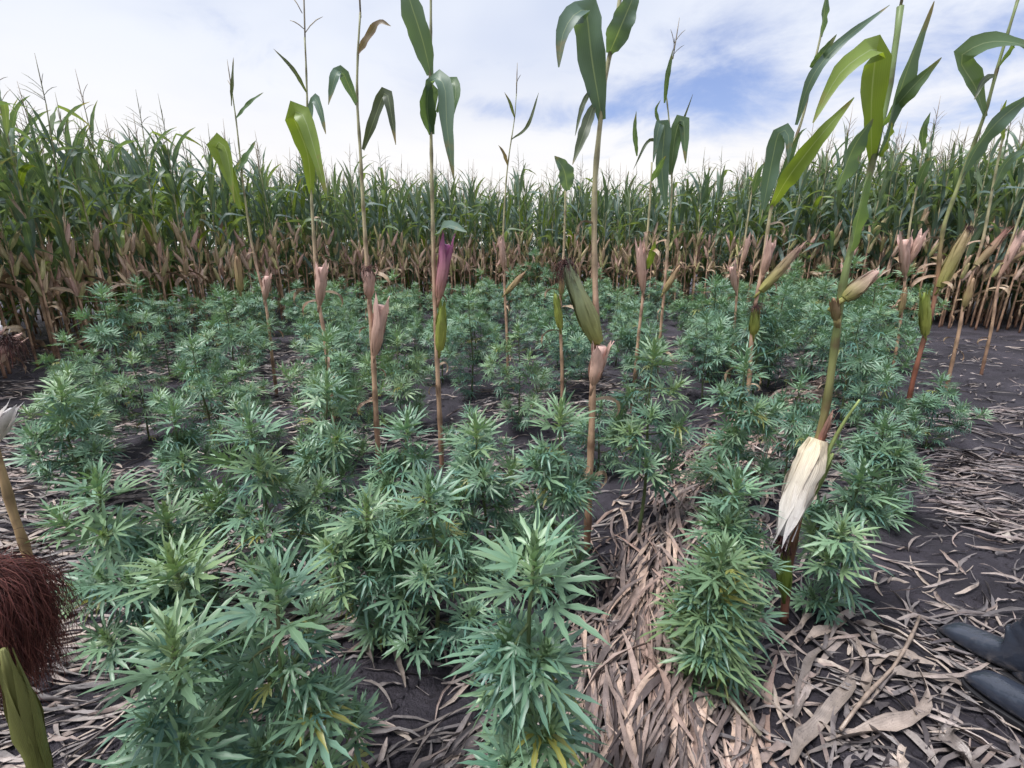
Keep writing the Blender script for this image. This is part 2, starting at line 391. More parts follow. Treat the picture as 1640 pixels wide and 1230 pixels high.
def can_plan(H, R, seed, bare=.12, dens=1.0):
    """skeleton and leaf list of a plant in its own space"""
    r = np.random.default_rng(seed); u = r.uniform
    ang = u(0, 6.28); lean = np.array([u(-.05, .05), u(-.05, .05)]) * H
    tt = np.linspace(0, 1, 9)
    stem = np.column_stack([lean[0] * tt ** 2 + .008 * np.sin(tt * 7 + ang), lean[1] * tt ** 2 + .008 * np.cos(tt * 6 + ang), tt * H])
    at = lambda t: np.array([np.interp(t, tt, stem[:, k]) for k in range(3)])
    leaves, branches, tips = [], [], []
    nn = int(round((6.5 + H * 6.5) * dens)); ts = bare + (0.94 - bare) * (np.arange(nn) / (nn - 1)) ** .95
    for i, t in enumerate(ts):
        base = at(t); a0 = ang + i * 1.57 + u(-.35, .35)
        for s in (0, 1):
            a = a0 + s * math.pi + u(-.4, .4); out = np.array([math.cos(a), math.sin(a), 0])
            sc = (0.078 + 0.034 * math.sin(min(1, t * 1.2) * math.pi)) * u(.8, 1.2) * (1 - .30 * t); e2 = math.radians(u(-20, 25) + 25 * t)
            leaves.append((base, out * math.cos(e2) + np.array([0, 0, math.sin(e2)]), sc, t))
            if t > .86 or u(0, 1) < .22: continue
            hr = R * u(.55, 1.12) * (1.0 - .62 * t) * (.75 if t < .2 else 1); zt = min(base[2] + hr * u(.55, 1.15), H * u(.60, .87))
            q = np.linspace(0, 1, 5)
            bp = base + np.outer(hr * q ** .85, out) + np.outer((zt - base[2]) * (.55 * q + .45 * q ** 2.2), [0, 0, 1])
            branches.append(bp); bl = float(np.linalg.norm(bp[-1] - bp[0]))
            bat = lambda f: np.array([np.interp(f, q, bp[:, k]) for k in range(3)])
            nb = max(2, int(bl / .038))
            for j in range(nb):
                f = (j + .8) / nb * .90
                for sd in (-1, 1):
                    if u(0, 1) < .15: continue
                    aa = a + sd * u(.5, 1.3); o2 = np.array([math.cos(aa), math.sin(aa), 0]); e3 = math.radians(u(-35, 25))
                    leaves.append((bat(f), o2 * math.cos(e3) + np.array([0, 0, math.sin(e3)]), u(.048, .09) * (1.05 - .25 * f), t))
            tips.append((bp[-1], nrm(nrm(bp[-1] - bp[-2]) + np.array([0, 0, .9])), u(.7, 1.05)))
    tips.append((stem[-1], np.array([lean[0], lean[1], H * .9]) / H, 1.35))
    return dict(stem=stem, branches=branches, leaves=leaves, tips=tips, H=H)

def tip_leaves(pos, ax, s, r):
    """upright rosette of narrow leaves round a flowering tip"""
    out = []; ax = nrm(ax); ref = nrm(np.cross(ax, [0.3, 1, .2])); ref2 = np.cross(ax, ref); n = int(8 + 7 * s)
    for k in range(n):
        f = k / n; a = k * 2.4 + r.uniform(-.3, .3); rad = math.cos(a) * ref + math.sin(a) * ref2
        el = math.radians(8 + 62 * f + r.uniform(-12, 12)); d = rad * math.cos(el) + ax * math.sin(el)
        out.append((pos + ax * (-.055 + .075 * f) * s, d, (.098 - .055 * f) * (.55 + .45 * s) * r.uniform(.85, 1.15), 4 if f < .6 else 5))
    return out
def bud_mesh(mb, pos, ax, s, r, n=14):
    """pale spiky calyx cluster"""
    ax = nrm(ax); ref = nrm(np.cross(ax, [0.3, 1, .2])); ref2 = np.cross(ax, ref)
    for k in range(n):
        f = k / n; a = k * 2.4; rad = math.cos(a) * ref + math.sin(a) * ref2
        p0 = pos + ax * (-.05 + .08 * f) * s; d = nrm(rad * (1.1 - .8 * f) + ax * (.5 + f)); L = (.040 - .016 * f) * (.6 + .4 * s)
        v, fc, l = ribbon([p0, p0 + d * L * .5, p0 + d * L], [.004 * s, .0055 * s, .0008], ax, .6)
        c = np.array(TIPS) * r.uniform(.8, 1.15)
        mb.add(v, fc, c, l)
def zup(d, r, lean=.25):
    z = np.array([r.uniform(-lean, lean), r.uniform(-lean, lean), 1.0])
    if abs(nrm(d)[2]) > .85: z = z + np.array([r.uniform(-1, 1), r.uniform(-1, 1), 0])
    return z
STEMC = np.array([.10, .14, .06])
def foliage(plan, seed, lib, only=None, tint=None, skip_tips=False):
    r = np.random.default_rng(seed); mb = MB()
    for k, (p, d, s, t) in enumerate(plan['leaves']):
        if only is not None and k not in only: continue
        V, F, L = lib[r.integers(0, 4)]; c = np.array(CT[r.integers(0, 5)]) * r.uniform(.8, 1.2)
        if r.random() < .03: c = np.array(YEL) * r.uniform(.7, 1.1)
        if tint is not None: c = c * tint
        mb.add(xf(frame(p, d, zup(d, r), s), V), F, c, L)
    if not skip_tips:
        for (p, ax, s) in plan['tips']:
            for (q, d, sc, kind) in tip_leaves(p, ax, s, r):
                V, F, L = (lib[3 + (kind == 4)] if kind == 4 else SM[r.integers(0, 2)])
                c = (np.array(CT[r.integers(0, 5)]) * .65 + np.array(TIPS) * .32) * r.uniform(.85, 1.2)
                if tint is not None: c = c * tint
                mb.add(xf(frame(q, d, ax + .2 * r.normal(size=3), sc), V), F, c, L)
            bud_mesh(mb, p, ax, s, r)
    return mb
def stem_mesh(plan):
    mb = MB(); n = len(plan['stem']); v, f, l = tube(plan['stem'], np.linspace(.009, .003, n), 6); mb.add(v, f, STEMC, l); return mb
def branch_mb(bps):
    mb = MB()
    for bp in bps:
        v, f, l = tube(bp, np.linspace(.0035, .0018, len(bp)), 4, False); mb.add(v, f, STEMC * 1.2, l)
    return mb

def M4(M): return Matrix(M.tolist())
def near_plant(x, y, H, R, seed, label, group=None, bare=.12, tint=None, nmax=120, dens=1.0):
    """plant whose fan leaves, branches and flower clusters are objects of their own"""
    r = np.random.default_rng(seed + 500); pl = can_plan(H, R, seed, bare, dens)
    t = empty('cannabis_plant', (x, y, float(gh(x, y)) - .01), label, 'cannabis plant', group)
    obj('stem', stem_mesh(pl).mesh('stem', M_STALK), t)
    for bp in pl['branches']: obj('branch', branch_mb([bp]).mesh('branch', M_STALK), t)
    order = sorted(range(len(pl['leaves'])), key=lambda k: -pl['leaves'][k][2] - .03 * pl['leaves'][k][3]); big = order[:nmax]; rest = set(order[nmax:])
    for k in big:
        p, d, s, tt = pl['leaves'][k]; v = int(r.integers(0, 4))
        me = HI_ME[v][int(r.integers(0, 5))]
        if r.random() < (.05 if tint is None else .10): me = HI_Y[v]
        obj('leaf', me, t, M4(frame(p, d, zup(d, r), s)))
    for (p, ax, s) in pl['tips']:
        mb = MB(); bud_mesh(mb, p, ax, s, r, 22)
        for (q, d, sc, kind) in tip_leaves(p, ax, s, r):
            V, F, L = (HI[4] if kind == 4 else SM[r.integers(0, 2)])
            c = (np.array(CT[r.integers(0, 5)]) * .65 + np.array(TIPS) * .32) * r.uniform(.85, 1.2)
            if tint is not None: c = c * tint
            mb.add(xf(frame(q, d, ax + .2 * r.normal(size=3), sc), V), F, c, L)
        obj('flower_cluster', mb.mesh('flower_cluster', M_CAN), t)
    if rest:
        o = obj('small_leaves', foliage(pl, seed, LO, rest, tint, True).mesh('small_leaves', M_CAN), t); o['kind'] = 'stuff'
    return t

def at_top(px, ytop, H):
    p = G(px, ytop, H); return float(p[0]), float(p[1])
NEAR = [  # photo x, photo y of the top, height, spread, bare lower share, tint, label
    (850, 850, .80, 0.115, .14, None, 'tall cannabis plant at the bottom centre, single spiky top, closest to the viewer'),
    (432, 912, .70, 0.14, .10, None, 'bushy cannabis plant at the front, right one of the touching pair beside brown silk'),
    (235, 1008, .64, 0.13, .10, None, 'bushy cannabis plant at the front, left one of the touching pair beside brown silk'),
    (288, 848, .66, 0.15, .12, None, 'cannabis plant just behind the touching front pair, with pale top'),
    (150, 738, .66, 0.22, .12, None, 'broad cannabis plant near the left edge above the brown corn silk'),
    (262, 795, .50, 0.14, .15, None, 'low cannabis plant wedged right of the broad one near the left edge'),
    (415, 648, .76, 0.24, .10, None, 'dense tall cannabis plant left of centre with straw at its foot'),
    (690, 748, .62, 0.26, .10, None, 'wide flat-topped cannabis plant behind the bottom centre one'),
    (585, 785, .52, 0.18, .12, None, 'low cannabis plant touching the left side of the wide flat-topped one'),
    (890, 628, .78, 0.19, .10, None, 'dark full cannabis plant at the foot of the stalk with the large green ear'),
    (1050, 550, .88, 0.22, .34, None, 'tallest cannabis plant right of the large green ear, with bare lower stems'),
    (1190, 765, .60, 0.12, .10, None, 'slim cannabis plant beside the corn stalk with the white dried husk'),
    (1150, 890, .44, 0.10, .06, np.array([1.02, .92, .72]), 'low yellowing cannabis plant at the edge of the straw windrow'),
    (1385, 740, .58, 0.19, .08, None, 'cannabis plant right behind the white dried husk'),
    (1425, 668, .50, 0.17, .10, None, 'small cannabis plant standing alone by the bare path on the right'),
    (1195, 575, .78, 0.21, .08, None, 'full cannabis plant behind the straw windrow, right of the tallest one'),
    (500, 592, .78, 0.21, .10, None, 'cannabis plant in front of the stalk with the upright pink husk'),
    (278, 638, .58, 0.14, .12, None, 'small solitary cannabis plant on bare soil left of the dense tall one'),
    (85, 605, .66, 0.24, .15, None, 'drooping cannabis plant at the left edge below the pale husk tip'),
    (640, 655, .68, 0.19, .10, None, 'cannabis plant at the foot of the stalk with pink husk and dark silk'),
    (775, 660, .66, 0.18, .10, None, 'cannabis plant touching the left side of the dark full one'),
]
for i, (px, py, H, R, bare, tint, lab) in enumerate(NEAR):
    x, y = at_top(px, py, H + .05)
    near_plant(x, y, H, R, 100 + i, lab, None, bare, tint, 150 if i < 11 else 110, .74 if i < 4 else .9)

# the plants farther back share a set of meshes
FAR = []
for i in range(9):
    pl = can_plan([.72, .8, .88, .94, .78, .85, .7, .9, .82][i], [.34, .37, .40, .42, .36, .36, .34, .38, .40][i], 300 + i, .08)
    FAR.append((foliage(pl, 300 + i, LO).mesh('foliage', M_CAN), stem_mesh(pl).mesh('stem', M_STALK), branch_mb(pl['branches']).mesh('branches', M_STALK), pl['H']))
placed = [at_top(a[0], a[1], a[2]) for a in NEAR]
def far_plant(x, y, label, group, sc=1.0):
    f = FAR[int(rng.integers(0, len(FAR)))]; sc = sc * U(.74, 1.14)
    t = empty('cannabis_plant', (x, y, float(gh(x, y)) - .01), label, 'cannabis plant', group, U(0, 6.28)); t.scale = (sc * U(.9, 1.1),) * 2 + (sc,)
    o = obj('foliage', f[0], t); o['kind'] = 'stuff'
    obj('stem', f[1], t); obj('branches', f[2], t); placed.append((x, y))
MID = [  # singled out plants of the middle distance
    (750, 590, .72, 'cannabis plant between the two pink-husked stalks and the large green ear, middle row'),
    (965, 600, .62, 'low cannabis plant peeping out right behind the large green ear'),
    (1290, 560, .80, 'cannabis plant left of the green leaning stalk, in front of the right-hand thicket'),
    (1430, 560, .78, 'cannabis plant at the foot of the red-brown stalk with the large upright ear'),
    (1520, 570, .66, 'cannabis plant at the right end of the plot next to the bare path'),
    (200, 520, .82, 'cannabis plant standing up against the dark left corn wall, yellow leaf below'),
    (310, 530, .82, 'wide cannabis plant in front of the left corn wall'),
    (95, 545, .78, 'cannabis plant behind the drooping one at the left edge'),
    (385, 555, .74, 'cannabis plant right of the wide one before the left corn wall'),
    (860, 425, .98, 'tall bright cannabis plant in the far row, highest before the corn at centre'),
    (960, 425, .98, 'tall cannabis plant in the far row just right of the large ear tip'),
]
for (px, py, H, lab) in MID:
    x, y = at_top(px, py, H); far_plant(x, y, lab, None, H / .82)
ROWS = np.r_[np.arange(2.7, 6, .66), np.arange(6.1, 10.0, .66)]
for y0 in ROWS:
    for x0 in np.arange(-7, 9, 0.66 if y0 < 6 else .64):
        x = x0 + U(-.2, .2) + .3 * (y0 % 1.24); y = y0 + U(-.2, .2)
        left = np.interp(y, [2.5, 5, 6.2, 8, 9.6, 10.4], [-3.0, -4.4, -4.5, -4.0, -2.4, -1.0]); right = np.interp(y, [2.5, 4, 6, 8.3, 10.2], [1.9, 3.1, 5.3, 6.6, 3.6])
        if not (left < x < right): continue
        if min(math.hypot(x - a, y - b) for a, b in placed) < .50: continue
        if band_dist(np.array([x]), np.array([y]))[0] < .32 and y < 4: continue
        if rng.random() < (.15 if y < 5 else .05): continue
        zone = 'left' if x < -y * .28 else ('right' if x > y * .3 else 'middle'); depth = 'nearer' if y < 5.2 else 'far'
        lab = {('left', 'nearer'): 'leafy cannabis plant among the crowd before the left corn wall', ('middle', 'nearer'): 'leafy cannabis plant among the lone corn stalks in mid plot',
               ('right', 'nearer'): 'leafy cannabis plant in the thicket right of the straw windrow', ('left', 'far'): 'distant cannabis plant at the foot of the back left corn',
               ('middle', 'far'): 'distant cannabis plant in the back rows below the corn ears', ('right', 'far'): 'distant cannabis plant in the back rows towards the right-hand corn'}[(zone, depth)]
        grp = {'nearer': 'cannabis plants of the middle rows, ', 'far': 'cannabis plants of the back rows, '}[depth] + zone
        far_plant(x, y, lab, grp, (1.0 if y < 6 else .97) * (1.15 if x > .4 * y and y > 3.4 else 1.0))

# ------------------------------------------------------------------ maize: shared pieces
CG = [(0.098, 0.160, 0.130), (0.118, 0.180, 0.160), (0.135, 0.195, 0.120), (0.108, 0.168, 0.162)]
CY = (0.15, 0.22, 0.045)
DRYC = [(.34, .25, .16), (.30, .20, .13), (.40, .30, .20)]
def corn_leaf(L, W, el, curve, tipdrop, seed):
    """leaf in local space: starts at origin, heads +X and up, then arches over"""
    r = np.random.default_rng(seed); n = 11; a = el; p = np.array([0., 0., 0.]); pts = [p]
    st = L / (n - 1)
    for i in range(n - 1):
        t = i / (n - 2); a -= curve * (0.25 + 1.6 * t ** 1.5) / (n - 1) + (tipdrop if abs(t - .55) < .06 else 0)
        p = p + st * np.array([math.cos(a), .06 * math.sin(i * .9 + seed), math.sin(a)]); pts.append(p)
    t = np.linspace(0, 1, n); w = W * .5 * np.minimum(1, .45 + 2.2 * t) * np.clip((1 - t) * 2.1, 0.02, 1) ** .8
    up = np.tile([-.5, 0, 1.0], (n, 1)); up[:, 1] = .8 * np.sin(t * r.uniform(1, 3.5) + r.uniform(0, 6))
    return ribbon(pts, w, up, .35, .28, r.uniform(2, 4), r.uniform(0, 6))
CL = [corn_leaf(.74, .062, 1.32, .9, 0, 1), corn_leaf(.72, .060, 1.15, 1.7, 0, 2), corn_leaf(.62, .052, 1.42, .45, 0, 3), corn_leaf(.76, .064, 1.15, 1.2, .7, 4),
      corn_leaf(.64, .058, 1.3, 2.2, 0, 5), corn_leaf(.55, .046, 1.45, .3, 0, 6), corn_leaf(.68, .060, 1.25, .8, 1.2, 7), corn_leaf(.6, .055, 1.0, 1.5, 0, 8)]
DEAD = [corn_leaf(.5, .045, .3, 3.2, 0, 21), corn_leaf(.42, .05, .0, 2.2, 0, 22), corn_leaf(.36, .035, .5, 4.0, 0, 23)]
CL_ME = [[mk_mesh('leaf', V, F, np.tile(np.array(c), (len(V), 1)), L, M_CORN) for c in CG + [CY]] for (V, F, L) in CL]
DEAD_ME = [mk_mesh('leaf', V, F, np.tile(np.array(DRYC[k]), (len(V), 1)), L, M_STRAW) for k, (V, F, L) in enumerate(DEAD)]

def stalk_arrays(path, r0, r1, cols, zs, nodes=.17, k=7):
    """jointed stalk along a path; cols at heights zs"""
    L = np.sum(np.linalg.norm(np.diff(path, axis=0), axis=1)); nn = max(4, int(L / nodes)); n = nn * 3 + 1
    p = smooth_path(path, n); t = np.linspace(0, 1, n); r = r0 + (r1 - r0) * t
    r = r * np.where(np.arange(n) % 3 == 0, 1.22, 1.0)
    V, F, Lu = tube(p, r, k)
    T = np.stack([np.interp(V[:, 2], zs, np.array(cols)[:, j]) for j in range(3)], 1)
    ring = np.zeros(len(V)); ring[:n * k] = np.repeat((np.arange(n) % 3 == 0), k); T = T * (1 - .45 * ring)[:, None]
    return V, F, T, Lu
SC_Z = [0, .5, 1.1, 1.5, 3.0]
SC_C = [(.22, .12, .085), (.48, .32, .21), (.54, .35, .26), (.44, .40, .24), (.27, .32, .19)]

def ear_profile(t, r, torch=False):         # husk radius along the ear
    if torch: return r * (.34 + .62 * np.sin(np.clip(t, 0, 1) ** .75 * 2.35))
    return r * np.maximum(.16, np.sin(np.clip(.10 + .86 * t, 0, 1) * math.pi) ** .55 * (1 - .28 * t))
def ear_core(L, r, c0, c1, torch=False):
    n, k = 8, 9; t = np.linspace(0, 1, n); pts = np.column_stack([np.zeros(n), np.zeros(n), t * L])
    V, F, Lu = tube(pts, ear_profile(t, r, torch), k); tt = np.clip(V[:, 2] / L, 0, 1)[:, None]
    return V, F, np.array(c0) * (1 - tt) + np.array(c1) * tt, Lu
def husk_leaf(L, r, a0, span, ext, flare, c0, c1, off, torch=False):
    n, k = 9, 5; t = np.linspace(0, 1, n); V, T, Lu = [], [], []
    for i, tt in enumerate(t):
        z = tt * L * ext; rr = ear_profile(min(tt * ext, .97), r, torch) * off * (1 + .06 * math.sin(tt * 14 + a0 * 9) + .04 * math.sin(tt * 23 + a0 * 4)) + .0025 + flare * r * max(0, tt - .55) ** 1.6 * 2
        hw = span * max(.03, (1 - tt ** (2.2 if not torch else 3.2)))
        for j in range(k):
            s = j / (k - 1) * 2 - 1; a = a0 + s * hw * (1 + .12 * math.sin(tt * 9 + a0 * 3)) + .25 * tt * math.sin(a0 * 5)
            rr_ = rr
            if abs(s) > .9: rr = rr * (1.05 + .10 * math.sin(tt * 11 + a0 * 7 + s))
            V.append((math.cos(a) * rr, math.sin(a) * rr, z)); rr = rr_; Lu.append((s, tt, 0)); T.append(np.array(c0) * (1 - tt) + np.array(c1) * tt)
    F = []
    for i in range(n - 1):
        for j in range(k - 1):
            a = i * k + j; F += [(a, a + 1, a + k + 1), (a, a + k + 1, a + k)]
    return np.array(V), np.array(F), np.array(T), np.array(Lu)
def silk_tuft(n, L, R, start, r, cols, droop, seg=5, rad=.0008, down=(0, 0, -1)):
    """hair-like strands leaving `start`, falling towards `down`"""
    mb = MB(); down = np.array(down, float)
    for k in range(n):
        d = nrm(r.normal(size=3) + np.array([0, 0, .9])); l = L * r.uniform(.5, 1.1); p = start + r.normal(size=3) * R * .15; pts = [p]
        for i in range(seg):
            d = nrm(d + down * droop / seg * (1 + i) + r.normal(size=3) * .28); p = p + d * l / seg; pts.append(p)
        v, f, lu = tube(pts, np.linspace(rad, rad * .5, seg + 1), 3, False)
        mb.add(v, f, np.array(cols[r.integers(0, len(cols))]) * r.uniform(.7, 1.3), lu)
    return mb
SILKC = [(.055, .022, .020), (.085, .030, .026), (.035, .018, .018)]

def simple_ear(L, r, c0, c1, seed, torch=False):
    """small ear of a plant in the corn wall, one mesh"""
    rr = np.random.default_rng(seed); mb = MB(); V, F, T, Lu = ear_core(L, r, c0, c1, torch); mb.add(V, F, T, Lu)
    for k in range(4):
        mb.add(*husk_leaf(L, r, k * 1.6 + rr.uniform(0, .5), .9, rr.uniform(.95, 1.3), rr.uniform(.2, 1.6), np.array(c0) * rr.uniform(.8, 1.2), np.array(c1) * rr.uniform(.8, 1.25), 1.0 + .05 * k, torch))
    return mb
HC = [((.58, .46, .27), (.74, .56, .42)), ((.48, .47, .22), (.74, .52, .42)), ((.64, .46, .36), (.78, .60, .50)), ((.60, .40, .32), (.70, .46, .41)), ((.46, .47, .19), (.66, .56, .34))]
EARS = [simple_ear(.23, .024, c0, c1, 40 + k).mesh('ear', M_HUSK) for k, (c0, c1) in enumerate(HC)]
def tassel_mb(seed, L=.30, dense=7, col=(.27, .23, .16)):
    r = np.random.default_rng(seed); mb = MB()
    pts = np.column_stack([np.linspace(0, r.uniform(-.03, .03), 4), np.linspace(0, r.uniform(-.03, .03), 4), np.linspace(0, L, 4)])
    v, f, l = tube(pts, [.004, .0045, .004, .0015], 4); mb.add(v, f, col, l)
    for k in range(dense):
        a = r.uniform(0, 6.28); o = np.array([math.cos(a), math.sin(a), 0]); z0 = r.uniform(.1, .45) * L; bl = r.uniform(.3, .6) * L; e = r.uniform(.5, 1.2)
        q = np.linspace(0, 1, 4); p = np.array([0, 0, z0]) + np.outer(q * bl * math.cos(e), o) + np.outer(q * bl * math.sin(e) - q * q * bl * .3, [0, 0, 1])
        v, f, l = tube(p, [.0025, .003, .003, .001], 3); mb.add(v, f, np.array(col) * r.uniform(.8, 1.2), l)
    return mb
TASS = [tassel_mb(60 + k, U(.36, .52), 3 + k % 5, ((.27, .23, .16), (.22, .22, .15), (.30, .24, .18))[k % 3]).mesh('tassel', M_STALK) for k in range(5)]

def corn_plan(seed, H, low=None):
    r = np.random.default_rng(seed); u = r.uniform
    lean = np.array([u(-.12, .12), u(-.12, .12)]); q = np.linspace(0, 1, 6)
    path = np.column_stack([lean[0] * q ** 1.5, lean[1] * q ** 1.5, q * H]); at = lambda z: np.array([np.interp(z, path[:, 2], path[:, k]) for k in range(3)])
    a = u(0, 6.28); leaves, z, i = [], u(.95, 1.2) if low is None else low, 0
    while z < H - .25:
        az = a + i * math.pi + u(-.5, .5); leaves.append((at(z), az, int(r.integers(0, 8)) if z < H - .6 else int((2, 5, 0, 6, 2)[r.integers(0, 5)]), u(.95, 1.3) * (1 if z < H - .55 else .8), int(r.integers(0, 4)) if r.random() > .10 else 4))
        z += u(.09, .145); i += 1
    dead = []
    for k in range(int(r.integers(2, 5))):
        dead.append((at(u(.25, 1.1)), u(0, 6.28), int(r.integers(0, 3)), u(.7, 1.15)))
    ears = [(at(u(.75, 1.5)), u(0, 6.28), int(r.integers(0, 5)), u(.25, .6), u(.85, 1.15)) for _ in range(int(r.integers(4, 7)))]
    return dict(path=path, H=H, leaves=leaves, dead=dead, ears=ears, tas=int(r.integers(0, 5)))
def leaf_M(p, az, s): return frame(p, (math.cos(az), math.sin(az), 0), (0, 0, 1), s)
def ear_M(p, az, tilt, s):
    ax = np.array([math.cos(az) * math.sin(tilt), math.sin(az) * math.sin(tilt), math.cos(tilt)])
    return frame(p + .015 * np.array([math.cos(az), math.sin(az), 0]), nrm(np.cross([math.sin(az) * -1, math.cos(az), 0], ax)), ax, s)
PLANS = [corn_plan(700 + i, h, (1.38, 1.28, .80, 1.0)[i % 4]) for i, h in enumerate([2.5, 2.62, 2.4, 2.7, 2.55, 2.45, 2.66, 2.35])]
def plan_leaves(pl):
    mb = MB()
    for (p, az, v, s, c) in pl['leaves']:
        V, F, L = CL[v]; mb.add(xf(leaf_M(p, az, s), V), F, np.array((CG + [CY])[c]), L)
    return mb
def plan_dead(pl):
    mb = MB()
    for (p, az, v, s) in pl['dead']:
        V, F, L = DEAD[v]; mb.add(xf(leaf_M(p, az, s), V), F, np.array(DRYC[v]), L)
    return mb
def plan_stalk(pl):
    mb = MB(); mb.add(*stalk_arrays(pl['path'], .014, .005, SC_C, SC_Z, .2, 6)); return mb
PM = [(plan_stalk(p).mesh('stalk', M_STALK), plan_leaves(p).mesh('green_leaves', M_CORN), plan_dead(p).mesh('dry_leaves', M_STRAW)) for p in PLANS]

def wall_corn(x, y, detailed, label, group):
    i = int(rng.integers(0, len(PLANS)))
    if 'right' in group and i % 4 < 2 and rng.random() < .6: i += 2
    elif 'left' in group and i % 4 > 1 and rng.random() < .3: i -= 2
    elif 'back' in group and i % 4 > 1: i -= 2
    pl = PLANS[i]
    t = empty('corn_plant', (x, y, float(gh(x, y)) - .02), label, 'corn plant', group, U(0, 6.28)); s = U(.92, 1.1) * (1.03 if x < -3.3 else (1.1 if x > 5.5 else 1.0)); t.scale = (s, s, s)
    obj('stalk', PM[i][0], t)
    if detailed:
        for (p, az, v, sc, c) in pl['leaves']: obj('leaf', CL_ME[v][c], t, M4(leaf_M(p, az, sc)))
        for (p, az, v, sc) in pl['dead']: obj('dry_leaf', DEAD_ME[v], t, M4(leaf_M(p, az, sc)))
    else:
        o = obj('green_leaves', PM[i][1], t); o['kind'] = 'stuff'; o = obj('dry_leaves', PM[i][2], t); o['kind'] = 'stuff'
    for (p, az, v, tilt, sc) in pl['ears']: obj('ear', EARS[int(rng.integers(0, 5))], t, M4(ear_M(p, az, tilt, sc)))
    obj('tassel', TASS[pl['tas']], t, Matrix.Translation(Vector(pl['path'][-1] - np.array([0, 0, .02]))))

EDGE = smooth_path(np.array([(-5.0, 1.6, 0), (-5.35, 4.0, 0), (-5.35, 6.0, 0), (-4.8, 7.8, 0), (-3.4, 9.4, 0), (0, 10.8, 0), (3, 10.7, 0), (5.4, 9.5, 0), (7.6, 8.0, 0), (10.8, 6.4, 0)]), 400)
def edge_at(s, off):
    k = np.clip(s * 399, 0, 398.999); i = int(k); f = k - i; p = EDGE[i] * (1 - f) + EDGE[i + 1] * f; d = nrm(EDGE[i + 1] - EDGE[i]); n = np.array([-d[1], d[0], 0])
    return p + n * off
EL = float(np.sum(np.linalg.norm(np.diff(EDGE, axis=0), axis=1)))
LAB = {'left': ('corn plant in the dense corn wall on the left', 'corn wall on the left'), 'back': ('corn plant in the corn wall closing the plot at the back', 'corn wall at the back'), 'right': ('corn plant in the corn wall on the right beyond the path', 'corn wall on the right')}
stuff_pos = []
for row in range(14):
    off = row * .38
    ns = int(EL / (.27 if row < 3 else .26))
    for k in range(ns):
        p = edge_at((k + U(.1, .9)) / ns, off + U(-.12, .12)); x, y = float(p[0]), float(p[1])
        if row < 3:
            side = 'left' if x < -3.3 else ('right' if x > 5.0 else 'back')
            wall_corn(x, y, row < 1 and (math.hypot(x, y) < 9.2 and y > 3.3) or (row == 1 and math.hypot(x, y) < 8 and y > 3.6), *LAB[side])
        else: stuff_pos.append((x, y))
def build_corn_mass():
    parts = []
    full = [corn_plan(760 + i, pl['H'], .22) for i, pl in enumerate(PLANS)]
    for i, pl in enumerate(full):
        a = plan_leaves(pl); b = plan_stalk(pl); d = plan_dead(pl); d.F and b.add(*d.arrays()); parts.append((a.arrays(), b.arrays(), tassel_mb(90 + i, .45, 5).arrays()))
    ml, ms = MB(), MB()
    for (x, y) in stuff_pos:
        i = int(rng.integers(0, 8)); a = U(0, 6.28); s = U(.92, 1.1) * (1.03 if x < -3.3 else (1.1 if x > 5.5 else 1.0)); c, sn = math.cos(a) * s, math.sin(a) * s
        M = np.array([[c, -sn, 0, x], [sn, c, 0, y], [0, 0, s, float(gh(x, y)) - .02], [0, 0, 0, 1]]); la, sa, ta = parts[i]
        k = U(.8, 1.2); ml.add(xf(M, la[0]), la[1], la[2] * k, la[3]); ms.add(xf(M, sa[0]), sa[1], sa[2], sa[3])
        ms.add(xf(M, ta[0] + full[i]['path'][-1] - np.array([0, 0, .02])), ta[1], ta[2], ta[3])
    t = bpy.data.objects.new('corn_field', None); COL.objects.link(t); tag(t, 'deep mass of corn behind the first rows of the corn wall', 'corn field', kind='stuff')
    o = obj('corn_leaves', ml.mesh('corn_leaves', M_CORN), t); o['kind'] = 'stuff'; o = obj('corn_stalks', ms.mesh('corn_stalks', M_STALK), t); o['kind'] = 'stuff'
build_corn_mass()

